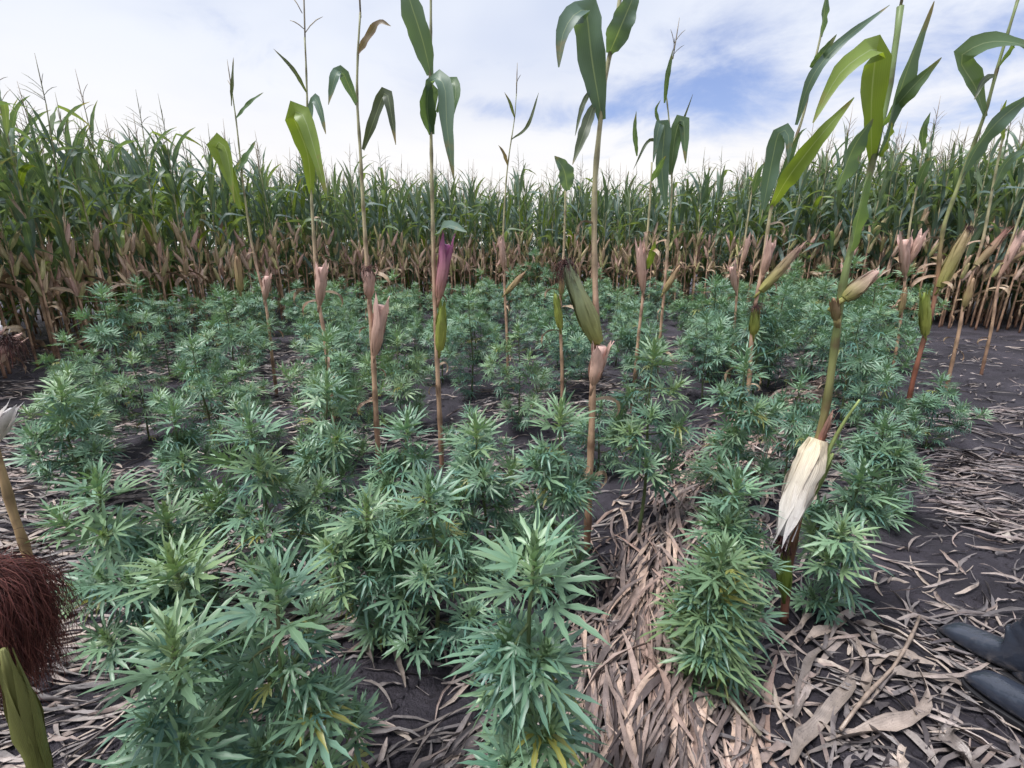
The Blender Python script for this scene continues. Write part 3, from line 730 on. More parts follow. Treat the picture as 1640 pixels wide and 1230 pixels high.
# ------------------------------------------------------------------ lone corn stalks left standing in the plot
BLU, GRN, YEG, DRK, BRN = (.115, .185, .155), (.105, .175, .10), (.19, .27, .06), (.085, .11, .075), (.20, .15, .12)
PINK = ((.52, .33, .24), (.74, .51, .46)); GREEN = ((.34, .34, .10), (.27, .33, .22)); TAN = ((.36, .30, .13), (.42, .28, .18)); PURP = ((.52, .30, .22), (.46, .14, .36)); PALE = ((.74, .64, .46), (.86, .85, .88))
YG = ((.34, .36, .08), (.24, .32, .07)); RED = ((.36, .30, .15), (.30, .13, .12))
def full_ear(parent, base, tip, r, cols, silk=0, flare=.3, seed=0, nh=5, ext=1.12, toward=.02, shank=True):
    """ear > overlapping husk leaves and silk"""
    rr = np.random.default_rng(seed + 900); base = np.array(base, float); tip = np.array(tip, float) + np.array([0, -toward, 0])
    ax = tip - base; L = float(np.linalg.norm(ax)); ax = ax / L
    x = nrm(np.cross(ax, [0, 1, .1])); M = np.eye(4); M[:3, 0] = x; M[:3, 2] = ax; M[:3, 1] = np.cross(ax, x); M[:3, 3] = base
    pl = np.array(parent.location); M[:3, 3] -= pl
    mb = MB(); tc_ = cols is PINK or cols is PURP; mb.add(*ear_core(L * (.93 if tc_ else 1), r, cols[0], cols[1], tc_)); sv_, sf, sl = tube([(0, 0, -.05), (0, 0, .02)], [.007, .01], 6); shank and mb.add(sv_, sf, cols[0], sl)
    e = obj('ear', mb.mesh('ear', M_HUSK), parent, M4(M))
    for k in range(nh):
        h = MB(); h.add(*husk_leaf(L, r, k * 2 * math.pi / nh + rr.uniform(-.3, .3), rr.uniform(.75, 1.1), ext * rr.uniform(.82, 1.1), (flare + .15) * rr.uniform(.3, 2.2), np.array(cols[0]) * rr.uniform(.8, 1.15), np.array(cols[1]) * rr.uniform(.8, 1.15), 1.0 + .045 * k, tc_))
        obj('husk_leaf', h.mesh('husk_leaf', M_HUSK), e)
    if silk:
        dn = np.linalg.inv(M[:3, :3]) @ np.array([0, 0, -1.0])
        s = silk_tuft(90, silk, r, np.array([0, 0, L * 1.02]), rr, SILKC, 1.6, 5, .0011, dn); obj('silk', s.mesh('silk', M_SILK), e)
    return e
def lone_stalk(label, Y, path, leaves, ears, r0=.014, r1=.005, tassel=None, cols=None, dead=7, seed=0):
    rr = np.random.default_rng(seed + 1200)
    pts = [P(a, b, Y) for (a, b) in path]
    b = pts[0]; d = pts[1] - pts[0]; k = b[2] / max(.05, abs(d[2])); foot = np.array([b[0] - d[0] * k * .5, Y, 0.0]); foot[2] = float(gh(foot[0], foot[1])) - .03
    if b[2] > .12: pts = [foot] + pts
    else: pts[0] = foot
    t = empty('corn_stalk', foot, label, 'corn stalk')
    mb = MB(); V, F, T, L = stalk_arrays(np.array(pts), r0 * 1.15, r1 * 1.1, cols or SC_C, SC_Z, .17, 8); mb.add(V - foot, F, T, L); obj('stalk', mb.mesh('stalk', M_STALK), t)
    for (pl, w, col, *o) in leaves:
        dy = o[0] if o else -.10; n = len(pl)
        p3 = np.array([P(a, c, Y) for (a, c) in pl]); q = np.linspace(0, 1, n)
        p3[:, 1] += dy * np.sin(q * 1.5); p3 = np.array([P(a, c, yy) for (a, c), yy in zip(pl, p3[:, 1])])
        p3 = smooth_path(p3, 18); tt = np.linspace(0, 1, 18)
        ww = w * .42 * (1 + .06 * np.sin(tt * 31 + seed)) * np.minimum(1, .30 + 2.4 * tt) * np.clip((1 - tt) * 2.2, .02, 1) ** .75
        up = np.tile([rr.uniform(-.35, .35), -1.0, rr.uniform(.1, .45)], (18, 1))
        mb = MB(); V, F, L = ribbon(p3 - foot, ww, up, .38, .20, rr.uniform(1.5, 3), rr.uniform(0, 6)); mb.add(V, F, np.array(col), L); obj('leaf', mb.mesh('leaf', M_CORN), t)
    for k, e in enumerate(ears):
        (b0, t0, r, cc) = e[:4]; kw = e[4] if len(e) > 4 else {}
        full_ear(t, P(*b0, Y - .01), P(*t0, Y - .01), r, cc, seed=seed * 10 + k, **kw)
    for k in range(dead):
        z = rr.uniform(.35, 1.5); i = int(rr.integers(0, 3)); s = rr.uniform(.22, .6); pth = np.array(pts) - foot
        p = np.array([np.interp(z, pth[:, 2], pth[:, j]) for j in range(3)]); obj('dry_leaf', DEAD_ME[i], t, M4(leaf_M(p, rr.uniform(0, 6.28), s)))
    if tassel: obj('tassel', tassel_mb(seed, *tassel).mesh('tassel', M_STALK), t, Matrix.Translation(Vector(pts[-1] - foot - np.array([0, 0, .02]))))
    return t

lone_stalk('lone corn stalk with pink husk, dark silk and thin drooping top leaves', 2.6,
    [(603, 680), (597, 560), (588, 430), (580, 300), (577, 240), (572, 160), (573, 90), (577, 20)],
    [([(572, 168), (560, 140), (548, 116), (538, 120), (526, 168)], .06, BLU), ([(582, 240), (597, 198), (616, 150), (624, 168), (634, 232)], .065, DRK), ([(573, 88), (590, 60), (608, 36), (626, 42)], .045, BRN)],
    [((600, 568), (613, 482), .030, PINK, dict(flare=.5)), ((591, 478), (592, 432), .026, PINK, dict(silk=.09, flare=.6))], .015, .004, (.32, 3), seed=1)
lone_stalk('lone corn stalk with purple husk above a yellow-green one, broad leaf at top', 2.65,
    [(704, 665), (701, 600), (697, 500), (694, 400), (691, 250), (689, 130), (690, 60), (690, -20)],
    [([(690, 120), (677, 65), (658, 5), (640, -55)], .13, BLU), ([(692, 215), (689, 165), (697, 126), (712, 140), (716, 205), (727, 290)], .09, BLU, -.2), ([(690, 215), (684, 170), (689, 124)], .09, GRN), ([(700, 180), (722, 132), (730, 150), (716, 215)], .06, GRN), ([(698, 376), (720, 362), (748, 372)], .08, BLU, -.3)],
    [((703, 478), (717, 385), .028, PURP, dict(flare=.6)), ((704, 560), (709, 490), .030, YG, dict(flare=.9))], .013, .005, None, seed=2)
lone_stalk('lone corn stalk bearing the large green ear with dark silk tip', 1.85,
    [(947, 700), (950, 600), (955, 540), (952, 400), (953, 290), (962, 190), (970, 120), (985, 50), (998, -40)],
    [([(964, 192), (957, 150), (948, 95), (940, 24), (937, 15), (929, 18), (914, 30), (900, 60), (895, 108)], .105, BLU), ([(976, 85), (992, 48), (1025, -30)], .085, BLU), ([(952, 165), (937, 208), (917, 264)], .045, DRK), ([(948, 140), (932, 172), (921, 218)], .02, DRK)],
    [((957, 548), (906, 424), .036, GREEN, dict(silk=.10, flare=.12, ext=1.05)), ((950, 615), (963, 548), .026, PINK, dict(flare=.8))], .014, .006, None, seed=3)
lone_stalk('short corn stalk with small yellow ear just left of the large green ear', 3.5,
    [(900, 588), (897, 500), (903, 400), (906, 300)],
    [([(909, 305), (903, 272), (888, 250)], .13, BLU)], [((897, 525), (889, 470), .027, YG, dict(flare=.5)), ((899, 470), (899, 440), .02, TAN, dict(silk=.1))], .012, .006, None, seed=4)
lone_stalk('corn stalk with upright pink husk and bright folded leaf, left of centre', 3.0,
    [(527, 600), (520, 540), (510, 480), (505, 420), (498, 300), (493, 190), (490, 100), (488, 60)],
    [([(499, 310), (492, 245), (470, 186), (486, 186), (505, 245), (524, 318)], .11, YEG, -.2), ([(492, 150), (470, 112), (438, 78)], .025, DRK), ([(494, 210), (503, 160), (513, 176), (522, 215)], .06, BLU)],
    [((511, 488), (518, 424), .028, PINK, dict(flare=.3))], .013, .004, (.30, 3), seed=5)
lone_stalk('corn stalk with yellow-green hanging leaf close to the left corn wall', 4.2,
    [(437, 582), (426, 490), (405, 400), (390, 300), (379, 200), (372, 150)],
    [([(386, 335), (370, 280), (345, 232), (362, 240), (376, 325)], .14, YEG), ([(382, 275), (400, 245), (410, 225)], .08, GRN), ([(371, 170), (373, 130), (374, 92)], .04, DRK), ([(378, 190), (400, 165), (422, 148)], .04, GRN)],
    [((385, 465), (381, 410), .03, TAN), ((424, 480), (430, 440), .026, PINK)], .013, .004, (.25, 2), seed=6)
lone_stalk('thin corn stalk at centre with small tan ear pointing right', 4.6,
    [(812, 540), (808, 460), (806, 380), (810, 300), (815, 250), (824, 190), (827, 150)],
    [([(820, 223), (845, 202), (863, 148)], .035, DRK), ([(824, 188), (817, 165), (808, 148)], .03, DRK), ([(813, 265), (806, 245), (798, 232)], .04, BRN)],
    [((810, 470), (840, 436), .026, TAN, dict(flare=.2)), ((806, 430), (803, 385), .024, PINK)], .013, .003, (.26, 3), seed=7)
lone_stalk('corn stalk with pale pink husk right of the large green ear', 3.6,
    [(1022, 545), (1030, 470), (1035, 400), (1041, 320), (1044, 260)],
    [([(1037, 430), (1044, 405), (1050, 385)], .06, YEG), ([(1043, 290), (1058, 262), (1066, 250)], .06, GRN)],
    [((1030, 466), (1024, 392), .030, PINK, dict(flare=.2))], .013, .005, None, seed=8)
lone_stalk('tall corn stalk with folded leaf cluster and tan ear behind the tallest cannabis plant', 4.4,
    [(1057, 540), (1065, 450), (1070, 380), (1076, 300), (1072, 200), (1066, 130), (1078, 90)],
    [([(1066, 330), (1060, 270), (1064, 205), (1056, 200), (1046, 260)], .13, BLU), ([(1074, 280), (1082, 215), (1094, 192), (1098, 262)], .12, GRN), ([(1064, 165), (1068, 125), (1078, 78)], .05, GRN), ([(1062, 215), (1050, 180), (1058, 160)], .04, GRN), ([(1073, 245), (1095, 190), (1110, 150)], .025, DRK), ([(1066, 240), (1040, 225), (1014, 272)], .03, DRK), ([(1020, 250), (1016, 210), (1019, 178)], .05, GRN)],
    [((1063, 468), (1088, 424), .027, TAN)], .013, .004, (.28, 4), seed=9)
lone_stalk('leaning corn stalk with long ear pointing up to the right, behind the windrow', 2.9,
    [(1200, 605), (1205, 520), (1215, 460), (1225, 400), (1236, 330), (1256, 270), (1285, 190), (1300, 120), (1318, 40), (1325, -20)],
    [([(1236, 330), (1262, 285), (1310, 222), (1368, 156)], .105, YEG, -.3), ([(1275, 200), (1300, 125), (1345, 70), (1425, 8)], .06, BLU), ([(1298, 108), (1318, 85), (1340, 55)], .05, GRN), ([(1222, 335), (1238, 250), (1248, 212), (1262, 215), (1262, 262)], .10, BLU), ([(1240, 320), (1275, 225), (1292, 205)], .05, GRN), ([(1315, 60), (1320, 20), (1325, -20)], .05, BLU)],
    [((1218, 466), (1278, 396), .030, (GREEN[0], (.40, .24, .22)), dict(flare=.15)), ((1207, 535), (1208, 492), .026, YG, dict(silk=.10)), ((1222, 440), (1232, 385), .022, PINK)], .013, .004, None, seed=10)
lone_stalk('corn stalk with small pink husk in front of the back corn, right of centre', 4.6,
    [(1176, 525), (1182, 450), (1192, 390), (1205, 300), (1212, 260)], [([(1205, 310), (1215, 275), (1228, 262)], .07, GRN)],
    [((1178, 465), (1170, 425), .026, PINK, dict(flare=.8)), ((1190, 420), (1198, 380), .02, PINK)], .012, .005, None, seed=11)
lone_stalk('red-brown corn stalk with the large upright ear by the path', 3.1,
    [(1448, 690), (1460, 620), (1475, 560), (1492, 500), (1501, 450), (1510, 370), (1530, 310), (1556, 240), (1578, 180), (1600, 100), (1630, 0)],
    [([(1577, 188), (1562, 140), (1538, 98), (1555, 78), (1600, 66), (1680, 80)], .125, GRN), ([(1540, 285), (1565, 235), (1605, 188), (1670, 140)], .12, BLU), ([(1592, 120), (1575, 130), (1560, 160)], .04, DRK), ([(1597, 110), (1625, 70), (1650, 90)], .05, GRN)],
    [((1482, 535), (1477, 468), .030, YG, dict(flare=.5)), ((1504, 460), (1546, 368), .036, (GREEN[0], (.40, .30, .18)), dict(silk=.05, flare=.1, ext=1.0))], .013, .006, None,
    [(.20, .07, .05), (.24, .09, .06), (.34, .18, .12), (.26, .28, .12), (.2, .27, .12)], seed=12)
lone_stalk('corn stalk with two stacked ears, upper one reddish, near the right edge', 4.2,
    [(1535, 535), (1545, 480), (1560, 430), (1575, 380), (1590, 300), (1606, 220), (1615, 170)], [([(1590, 305), (1612, 260), (1650, 235)], .10, BLU), ([(1606, 225), (1600, 190), (1612, 160)], .08, YEG)],
    [((1545, 490), (1556, 445), .028, TAN, dict(flare=.2)), ((1563, 425), (1607, 372), .030, RED, dict(flare=.3))], .013, .006, None, seed=13)
lone_stalk('corn stalk at the right edge with dried tan husks', 5.0,
    [(1588, 525), (1600, 450), (1622, 380), (1645, 310), (1660, 260)], [([(1625, 385), (1640, 350), (1660, 330)], .1, BLU)],
    [((1602, 440), (1634, 372), .030, PINK, dict(flare=.5)), ((1610, 420), (1645, 400), .026, RED)], .013, .006, None, seed=14)
lone_stalk('corn stalk with crumpled dried husks left of the large upright ear', 4.4,
    [(1440, 530), (1449, 450), (1456, 370), (1470, 290), (1480, 230)], [([(1468, 300), (1485, 260), (1500, 250)], .08, GRN), ([(1478, 240), (1478, 210), (1490, 180)], .07, GRN)],
    [((1449, 440), (1446, 380), .034, PINK, dict(flare=1.2)), ((1456, 420), (1475, 375), .03, PINK, dict(flare=1.0)), ((1442, 500), (1448, 460), .024, TAN)], .012, .005, None, seed=15)
NST = lone_stalk('nearest green corn stalk with white dried husk and bright folded top leaf', 1.41,
    [(1257, 990), (1264, 900), (1289, 785), (1320, 665), (1336, 560), (1351, 450), (1371, 370), (1386, 310), (1399, 250), (1420, 160), (1436, 60), (1442, 10)],
    [([(1396, 258), (1395, 205), (1396, 150), (1402, 92), (1404, 80), (1392, 81), (1350, 112), (1325, 150), (1302, 197)], .072, YEG, -.12), ([(1406, 250), (1430, 180), (1460, 92), (1496, 2)], .055, BLU), ([(1408, 205), (1450, 152), (1508, 92)], .042, GRN), ([(1340, 305), (1366, 238), (1398, 190)], .075, BLU), ([(1362, 410), (1374, 350), (1394, 275)], .05, (.17, .27, .13)), ([(1408, 250), (1422, 222), (1428, 196)], .04, YEG)],
    [((1311, 704), (1240, 844), .040, PALE, dict(flare=.12, nh=7, ext=1.05, silk=.05, shank=False, toward=.05)), ((1288, 808), (1328, 722), .014, ((.22, .28, .09), (.27, .35, .13)), dict(flare=.05, shank=False)), ((1312, 712), (1326, 662), .009, ((.30, .13, .10), (.45, .28, .22)), dict(flare=.9, shank=False, nh=3)), ((1256, 948), (1252, 876), .022, ((.16, .24, .04), (.20, .30, .05)), dict(flare=.15, silk=.05)), ((1352, 478), (1398, 434), .020, (GREEN[0], PINK[1])), ((1340, 512), (1328, 476), .010, TAN)], .0125, .006, (.3, 4),
    [(.16, .07, .05), (.20, .10, .06), (.22, .27, .10), (.24, .33, .14), (.22, .30, .14)], dead=0, seed=16)
def add_shoot():                                            # side shoot beside the white husk
    f = np.array(NST.location); mb = MB()
    p = smooth_path(np.array([P(1318, 742, 1.40), P(1332, 712, 1.39), P(1352, 676, 1.37), P(1377, 640, 1.35)]), 8) - f
    V, F, L = tube(p, np.linspace(.008, .003, 8), 6); mb.add(V, F, np.array([.26, .33, .12]), L); obj('side_shoot', mb.mesh('side_shoot', M_STALK), NST)
add_shoot()
# stalk at the left edge, most of it outside the picture
lone_stalk('dry tan corn stalk at the left edge behind the brown silk, pale husk tips', 1.41,
    [(82, 1010), (44, 888), (20, 818), (2, 752), (-22, 680), (-55, 560), (-90, 440), (-125, 330)],
    [([(-95, 420), (-130, 340), (-200, 300)], .08, BLU), ([(-110, 380), (-120, 280), (-100, 180)], .08, GRN)],
    [((-38, 728), (29, 652), .026, PALE, dict(flare=.2)), ((-42, 610), (10, 520), .030, PALE, dict(flare=.5)), ((-60, 610), (22, 545), .024, PINK, dict(silk=.09))], .012, .007, None,
    [(.36, .24, .13), (.40, .28, .15), (.36, .24, .14), (.3, .26, .13), (.2, .24, .1)], dead=1, seed=17)
def near_left():
    """corn plant just outside the left edge; its ear with the big brown tuft of silk reaches into the picture"""
    foot = np.array([-.86, .46, float(gh(-.86, .46)) - .02])
    t = empty('corn_stalk', foot, 'green corn ear with large red-brown silk tuft, close up at left edge', 'corn stalk')
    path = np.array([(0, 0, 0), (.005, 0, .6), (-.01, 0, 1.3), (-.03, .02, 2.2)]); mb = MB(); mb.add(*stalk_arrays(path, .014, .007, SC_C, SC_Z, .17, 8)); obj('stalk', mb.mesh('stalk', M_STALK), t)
    for (z, az, v) in ((1.3, 2.6, 0), (1.5, -1.2, 1), (1.7, 2.2, 3), (1.9, -2.0, 2), (2.1, 1.7, 0)): obj('leaf', CL_ME[v][1], t, M4(leaf_M(np.array([0, 0, z]), az, 1)))
    b, tp = P(68, 1240, .50), P(4, 1040, .47); e = full_ear(t, b, tp, .0125, ((.20, .22, .055), (.24, .25, .09)), seed=77, flare=.1, ext=1.0, toward=0)
    sh = MB(); V, F, L = tube(smooth_path(np.array([foot + np.array([0, 0, .55]), foot + np.array([.12, .0, .52]), b]), 6) - foot, .009, 6); sh.add(V, F, np.array([.16, .10, .05]), L); obj('shank', sh.mesh('shank', M_STALK), t)
    r = np.random.default_rng(5); mb = MB(); c = P(-14, 935, .53)
    cols = [(.10, .030, .027), (.14, .044, .037), (.06, .021, .020), (.18, .066, .052)]
    for k in range(3600):
        a = r.normal(size=3); a /= np.linalg.norm(a); p = c + a * np.array([.019, .022, .030]) * r.random() ** .33; d = nrm(np.array([a[0] * .3, a[1] * .35 - .1, .15 + .5 * a[2]]) + r.normal(size=3) * .5); pts = [p]; l = r.uniform(.09, .18)
        w = r.uniform(0, 6.28); q = r.uniform(1.2, 2.6)
        for i in range(8):
            d = nrm(d + np.array([.45 * math.cos(w + i * q) - .3 * (p[0] - c[0]) / .04 * (abs(p[0] - c[0]) > .04), .35 * math.sin(w + i * q), -.75]) + r.normal(size=3) * .2); p = p + d * l / 8; pts.append(p)
        v, f, lu = tube(np.array(pts) - foot, np.linspace(.00042, .00022, 9), 3, False); mb.add(v, f, np.array(cols[r.integers(0, 4)]) * r.uniform(.6, 1.25), lu)
    o = obj('silk', mb.mesh('silk', M_SILK), t)
near_left()

# ------------------------------------------------------------------ straw and dry leaves on the ground
SCOL = [(.225, .195, .185), (.30, .24, .22), (.135, .122, .126), (.42, .355, .31), (.185, .165, .166), (.08, .07, .075), (.32, .275, .26)]
def straw_piece(x, y, az, L, W, lift, r, n=6):
    t = np.linspace(-.5, .5, n); k = r.uniform(-1.2, 1.2)
    ang = az + k * t; px = x + np.cumsum(np.cos(ang)) * L / n - np.cos(ang).sum() * L / n / 2; py = y + np.cumsum(np.sin(ang)) * L / n - np.sin(ang).sum() * L / n / 2
    pz = gh(px, py) + lift + .004 + W * .15 + r.uniform(0, .4) * L * .12 * (np.cos(t * 3.1) if r.random() < .5 else (t + .5) ** 2) + r.normal(size=n) * .002
    w = W * .5 * np.minimum(1, .35 + 3 * (t + .5)) * np.clip((.5 - t) * 3, .12, 1) ** .8
    roll = r.uniform(-.9, .9) + r.uniform(-1.5, 1.5) * t
    up = np.column_stack([-np.sin(ang) * np.sin(roll), np.cos(ang) * np.sin(roll), np.cos(roll)])
    return ribbon(np.column_stack([px, py, pz]), w, up, r.uniform(-.9, 1.6), .6, r.uniform(.5, 2), r.uniform(0, 6))
def build_litter():
    r = np.random.default_rng(42)
    def add(mb, x, y, az, L, W, lift, k=(1, 1, 1)):
        V, F, Lu = straw_piece(x, y, az, L, W, lift, r); mb.add(V, F, np.array(SCOL[r.integers(0, 7)]) * r.uniform(.75, 1.2) * np.array(k), Lu)
    mb = MB(); s = np.r_[0, np.cumsum(np.linalg.norm(np.diff(BAND, axis=0), axis=1))]
    for k in range(2300):
        u = s[-1] * r.random() ** 1.5; x, y = np.interp(u, s, BAND[:, 0]), np.interp(u, s, BAND[:, 1]); i = min(np.searchsorted(s, u), len(BAND) - 1); i = max(i, 1); d = BAND[i] - BAND[i - 1]; a = math.atan2(d[1], d[0])
        o = r.normal() * .16; add(mb, x - math.sin(a) * o, y + math.cos(a) * o, a + r.normal() * .30, r.uniform(.14, .48), r.uniform(.006, .022), r.uniform(0, .06) * math.exp(-(o / .15) ** 2), (1.14, 1.02, .96))
    tag(obj('straw_windrow', mb.mesh('straw_windrow', M_STRAW)), 'heaped windrow of tan dry corn straw running back from bottom centre', 'straw', kind='stuff')
    mb = MB()
    for k in range(2600):                               # strip of straw right of the plot
        y = 1.2 + 3.2 * r.random() ** 1.9; x = np.interp(y, [1.1, 2, 3, 4.6], [1.5, 1.95, 2.9, 4.4]) + abs(r.normal()) * .55 + r.uniform(-.2, .2)
        
        if vnoise(x * 2.1 + 9, y * 3.0) < (.56 if y > 1.9 else .44): continue
        add(mb, x, y, r.normal() * .45 - .25, r.uniform(.12, .48), r.uniform(.004, .014), r.uniform(0, .02), (.80, .80, .85))
    for k in range(200): add(mb, r.uniform(.85, 2.0), r.uniform(.65, 1.35), r.normal() * .6 + 2.6, r.uniform(.08, .3), r.uniform(.006, .018), r.uniform(0, .015))
    tag(obj('straw_by_path', mb.mesh('straw_by_path', M_STRAW)), 'loose grey-tan straw strewn over dark soil on the right', 'straw', kind='stuff')
    mb = MB()
    for k in range(800):                               # left front and bottom edge
        y = r.uniform(.62, 1.9); x = -r.uniform(.35, 1.15) * (y * 1.0 + .5) - .1; add(mb, x, y, r.normal() * .4 + .25, r.uniform(.08, .32), r.uniform(.005, .016), r.uniform(0, .02))
    for k in range(260): u = r.random(); add(mb, -.36 + .36 * u + r.normal() * .04, .66 + .36 * u + r.normal() * .04, .75 + r.normal() * .3, r.uniform(.1, .3), r.uniform(.006, .02), r.uniform(0, .02))
    for k in range(420): u = r.random(); add(mb, -1.0 + .55 * u + r.normal() * .08, 1.35 + .3 * u + r.normal() * .1, .5 + r.normal() * .35, r.uniform(.1, .3), r.uniform(.006, .018), r.uniform(0, .02))
    for k in range(3600):                               # thin scatter through the whole plot
        y = .7 + 6.5 * r.random() ** 1.3; x = r.uniform(-1.05, 1.05) * (y + .4); add(mb, x, y, r.normal() * .7 + .3, r.uniform(.07, .30), r.uniform(.005, .015), r.uniform(0, .015))
    for k in range(9000):                               # paler drifts between the rows
        y = r.uniform(1.5, 6.8); x = r.uniform(-1.1, .75) * (y + .3)
        if vnoise(x * 1.3 + 5, y * 1.6) < .52: continue
        add(mb, x, y, r.normal() * .5 + .2, r.uniform(.08, .34), r.uniform(.006, .018), r.uniform(0, .03))
    tag(obj('straw_litter', mb.mesh('straw_litter', M_STRAW)), 'thin scatter of dry straw between the cannabis plants', 'straw', kind='stuff')
    # broad curled leaves that can be told apart
    def curl(pxs, w, col, label, group=None, name='dry_corn_leaf'):
        p = np.array([G(a, b) for (a, b) in pxs]); p = smooth_path(p, 12); p[:, 2] = gh(p[:, 0], p[:, 1]) + .012 + .012 * np.abs(np.sin(np.linspace(0, 6, 12) + r.uniform(0, 6)))
        t = np.linspace(0, 1, 12); ww = w * .36 * np.minimum(1, .5 + 3 * t) * np.clip((1 - t) * 2.6, .06, 1) ** .7
        up = np.column_stack([.5 * np.sin(t * 6 + r.uniform(0, 6)), .4 * np.cos(t * 5), np.ones(12)]); V, F, L = ribbon(p, ww * (.85 + .15 * np.sin(t * 17 + w * 900)), up, r.uniform(.7, 1.3), .75, r.uniform(1, 2.5), r.uniform(0, 6))
        b = p[0] * 1.0; m = MB(); m.add(V - b, F, np.array(col), L); o = obj(name, m.mesh(name, M_STRAW)); o.location = Vector(b); tag(o, label, 'dry leaf', group)
    A, B_, C_ = (.24, .205, .185), (.31, .26, .23), (.19, .165, .155)
    curl([(1320, 1200), (1395, 1190), (1450, 1175), (1478, 1130), (1462, 1085)], .05, B_, 'long curved dry corn leaf bent like a hook on bare soil, bottom right')
    curl([(1265, 1240), (1290, 1190), (1330, 1150), (1355, 1110), (1360, 1050)], .055, A, 'broad twisted dry leaf left of the hooked one, bottom right')
    curl([(1385, 1130), (1380, 1080), (1368, 1035)], .04, B_, 'short upright dry leaf between the twisted and hooked ones')
    curl([(1270, 1160), (1285, 1100), (1300, 1060), (1340, 1035)], .04, C_, 'narrow dry leaf beside the yellowing cannabis plant')
    curl([(1290, 1040), (1330, 1015), (1380, 995)], .045, B_, 'pale dry leaf lying flat below the white-husked corn stalk')
    curl([(1360, 1020), (1400, 1012), (1440, 1035)], .03, A, 'dry leaf arched beside the flat pale one')
    curl([(1395, 1080), (1430, 1070), (1500, 1085)], .04, B_, 'dry leaf pointing at the black boots')
    curl([(1420, 1100), (1470, 1100), (1545, 1108)], .04, A, 'dry leaf lying against the toe of the nearer boot')
    curl([(1500, 1180), (1530, 1215), (1560, 1260)], .07, C_, 'flat grey dry leaf below the nearer boot')
    curl([(1120, 1210), (1135, 1150), (1150, 1100)], .04, B_, 'dry leaf at the foot of the windrow, bottom right of centre')
    curl([(1560, 840), (1590, 850), (1620, 880)], .05, (.46, .42, .38), 'crumpled pale dry leaf right of the straw strip')
    curl([(640, 985), (635, 1040), (650, 1110)], .035, A, 'dry leaf hanging down the bare soil left of the front plant')
    curl([(600, 990), (590, 1040), (600, 1080)], .03, C_, 'thin dry leaf left of the hanging one on bare soil')
    for k in range(26):
        x = r.uniform(980, 1640); y = r.uniform(960, 1225)
        curl([(x, y), (x + r.uniform(-40, 10), y + r.uniform(15, 40)), (x + r.uniform(-60, 20), y + r.uniform(40, 75))], r.uniform(.014, .03), np.array(SCOL[r.integers(0, 7)]), 'loose dry corn leaf on the littered soil in the lower right corner', 'dry leaves in the lower right corner')
    def stick(pxs, rad, col, label):
        p = np.array([G(a, b) for (a, b) in pxs]); p = smooth_path(p, 9); p[:, 2] = gh(p[:, 0], p[:, 1]) + rad * 1.2 + .03; b = p[0]; m = MB(); V, F, L = tube(p - b, rad * np.where(np.arange(9) % 4 == 2, 1.3, 1), 6); m.add(V, F, np.array(col), L)
        o = obj('dry_stick', m.mesh('dry_stick', M_STRAW)); o.location = Vector(b); tag(o, label, 'stick')
    stick([(1092, 965), (1110, 1050), (1150, 1140), (1215, 1198)], .006, (.30, .27, .20), 'long bent dry stem lying down the edge of the windrow')
    stick([(1340, 1192), (1390, 1130), (1440, 1070), (1468, 1005)], .005, (.28, .22, .18), 'thin straight dry stick across the curled leaves, lower right')
    stick([(380, 1130), (440, 1040), (490, 985), (590, 930)], .005, (.24, .20, .17), 'thin dry stem behind the front pair of cannabis plants')
build_litter()

# ------------------------------------------------------------------ person at the right edge: only the boots reach into the picture
def boot_mat(N, t, out):
    pos = t.nodes.new('ShaderNodeTexCoord').outputs['Object']; n = N.noise(pos, 30, 4, .6); n2 = N.noise(pos, 9, 5, .65)
    sp = t.nodes.new('ShaderNodeSeparateXYZ'); t.links.new(pos, sp.inputs[0])
    mud = N.math('MULTIPLY', N.ramp(N.math('SUBTRACT', n2, N.math('MULTIPLY', sp.outputs[2], 1.6)), .48, .64), .35)
    c = N.mix(mud, N.mix(n, (.020, .024, .036, 1), (.040, .048, .070, 1)), (.12, .10, .095, 1))
    p = principled(t, c, N.math('ADD', N.math('MULTIPLY', mud, .6), .15), .8, bump(N, t, N.noise(pos, 45, 4), .35, .006), N); t.links.new(p.outputs[0], out.inputs[0])
M_RUB = material('boot_rubber', boot_mat); M_SOLE = material('boot_sole', plain_mat((.012, .012, .015), .6, .3))
M_CLOTH = material('work_cloth', plain_mat((.03, .04, .07), .85, .2, 60)); M_SKIN = material('skin', plain_mat((.42, .26, .19), .55, .35, 25, .08)); M_HAIR = material('hair', plain_mat((.05, .035, .025), .6))
def loft(rings, k):
    V = np.vstack(rings); n = len(rings); F = []
    for i in range(n - 1):
        for j in range(k):
            a, b = i * k + j, i * k + (j + 1) % k; F += [(a, b, b + k), (a, b + k, a + k)]
    for c, base in ((0, 0), (1, (n - 1) * k)):
        ci = len(V); V = np.vstack([V, V[base:base + k].mean(0)[None]])
        for j in range(k): F.append((ci, base + (j + 1) % k, base + j) if c == 0 else (ci, base + j, base + (j + 1) % k))
    return V, np.array(F)
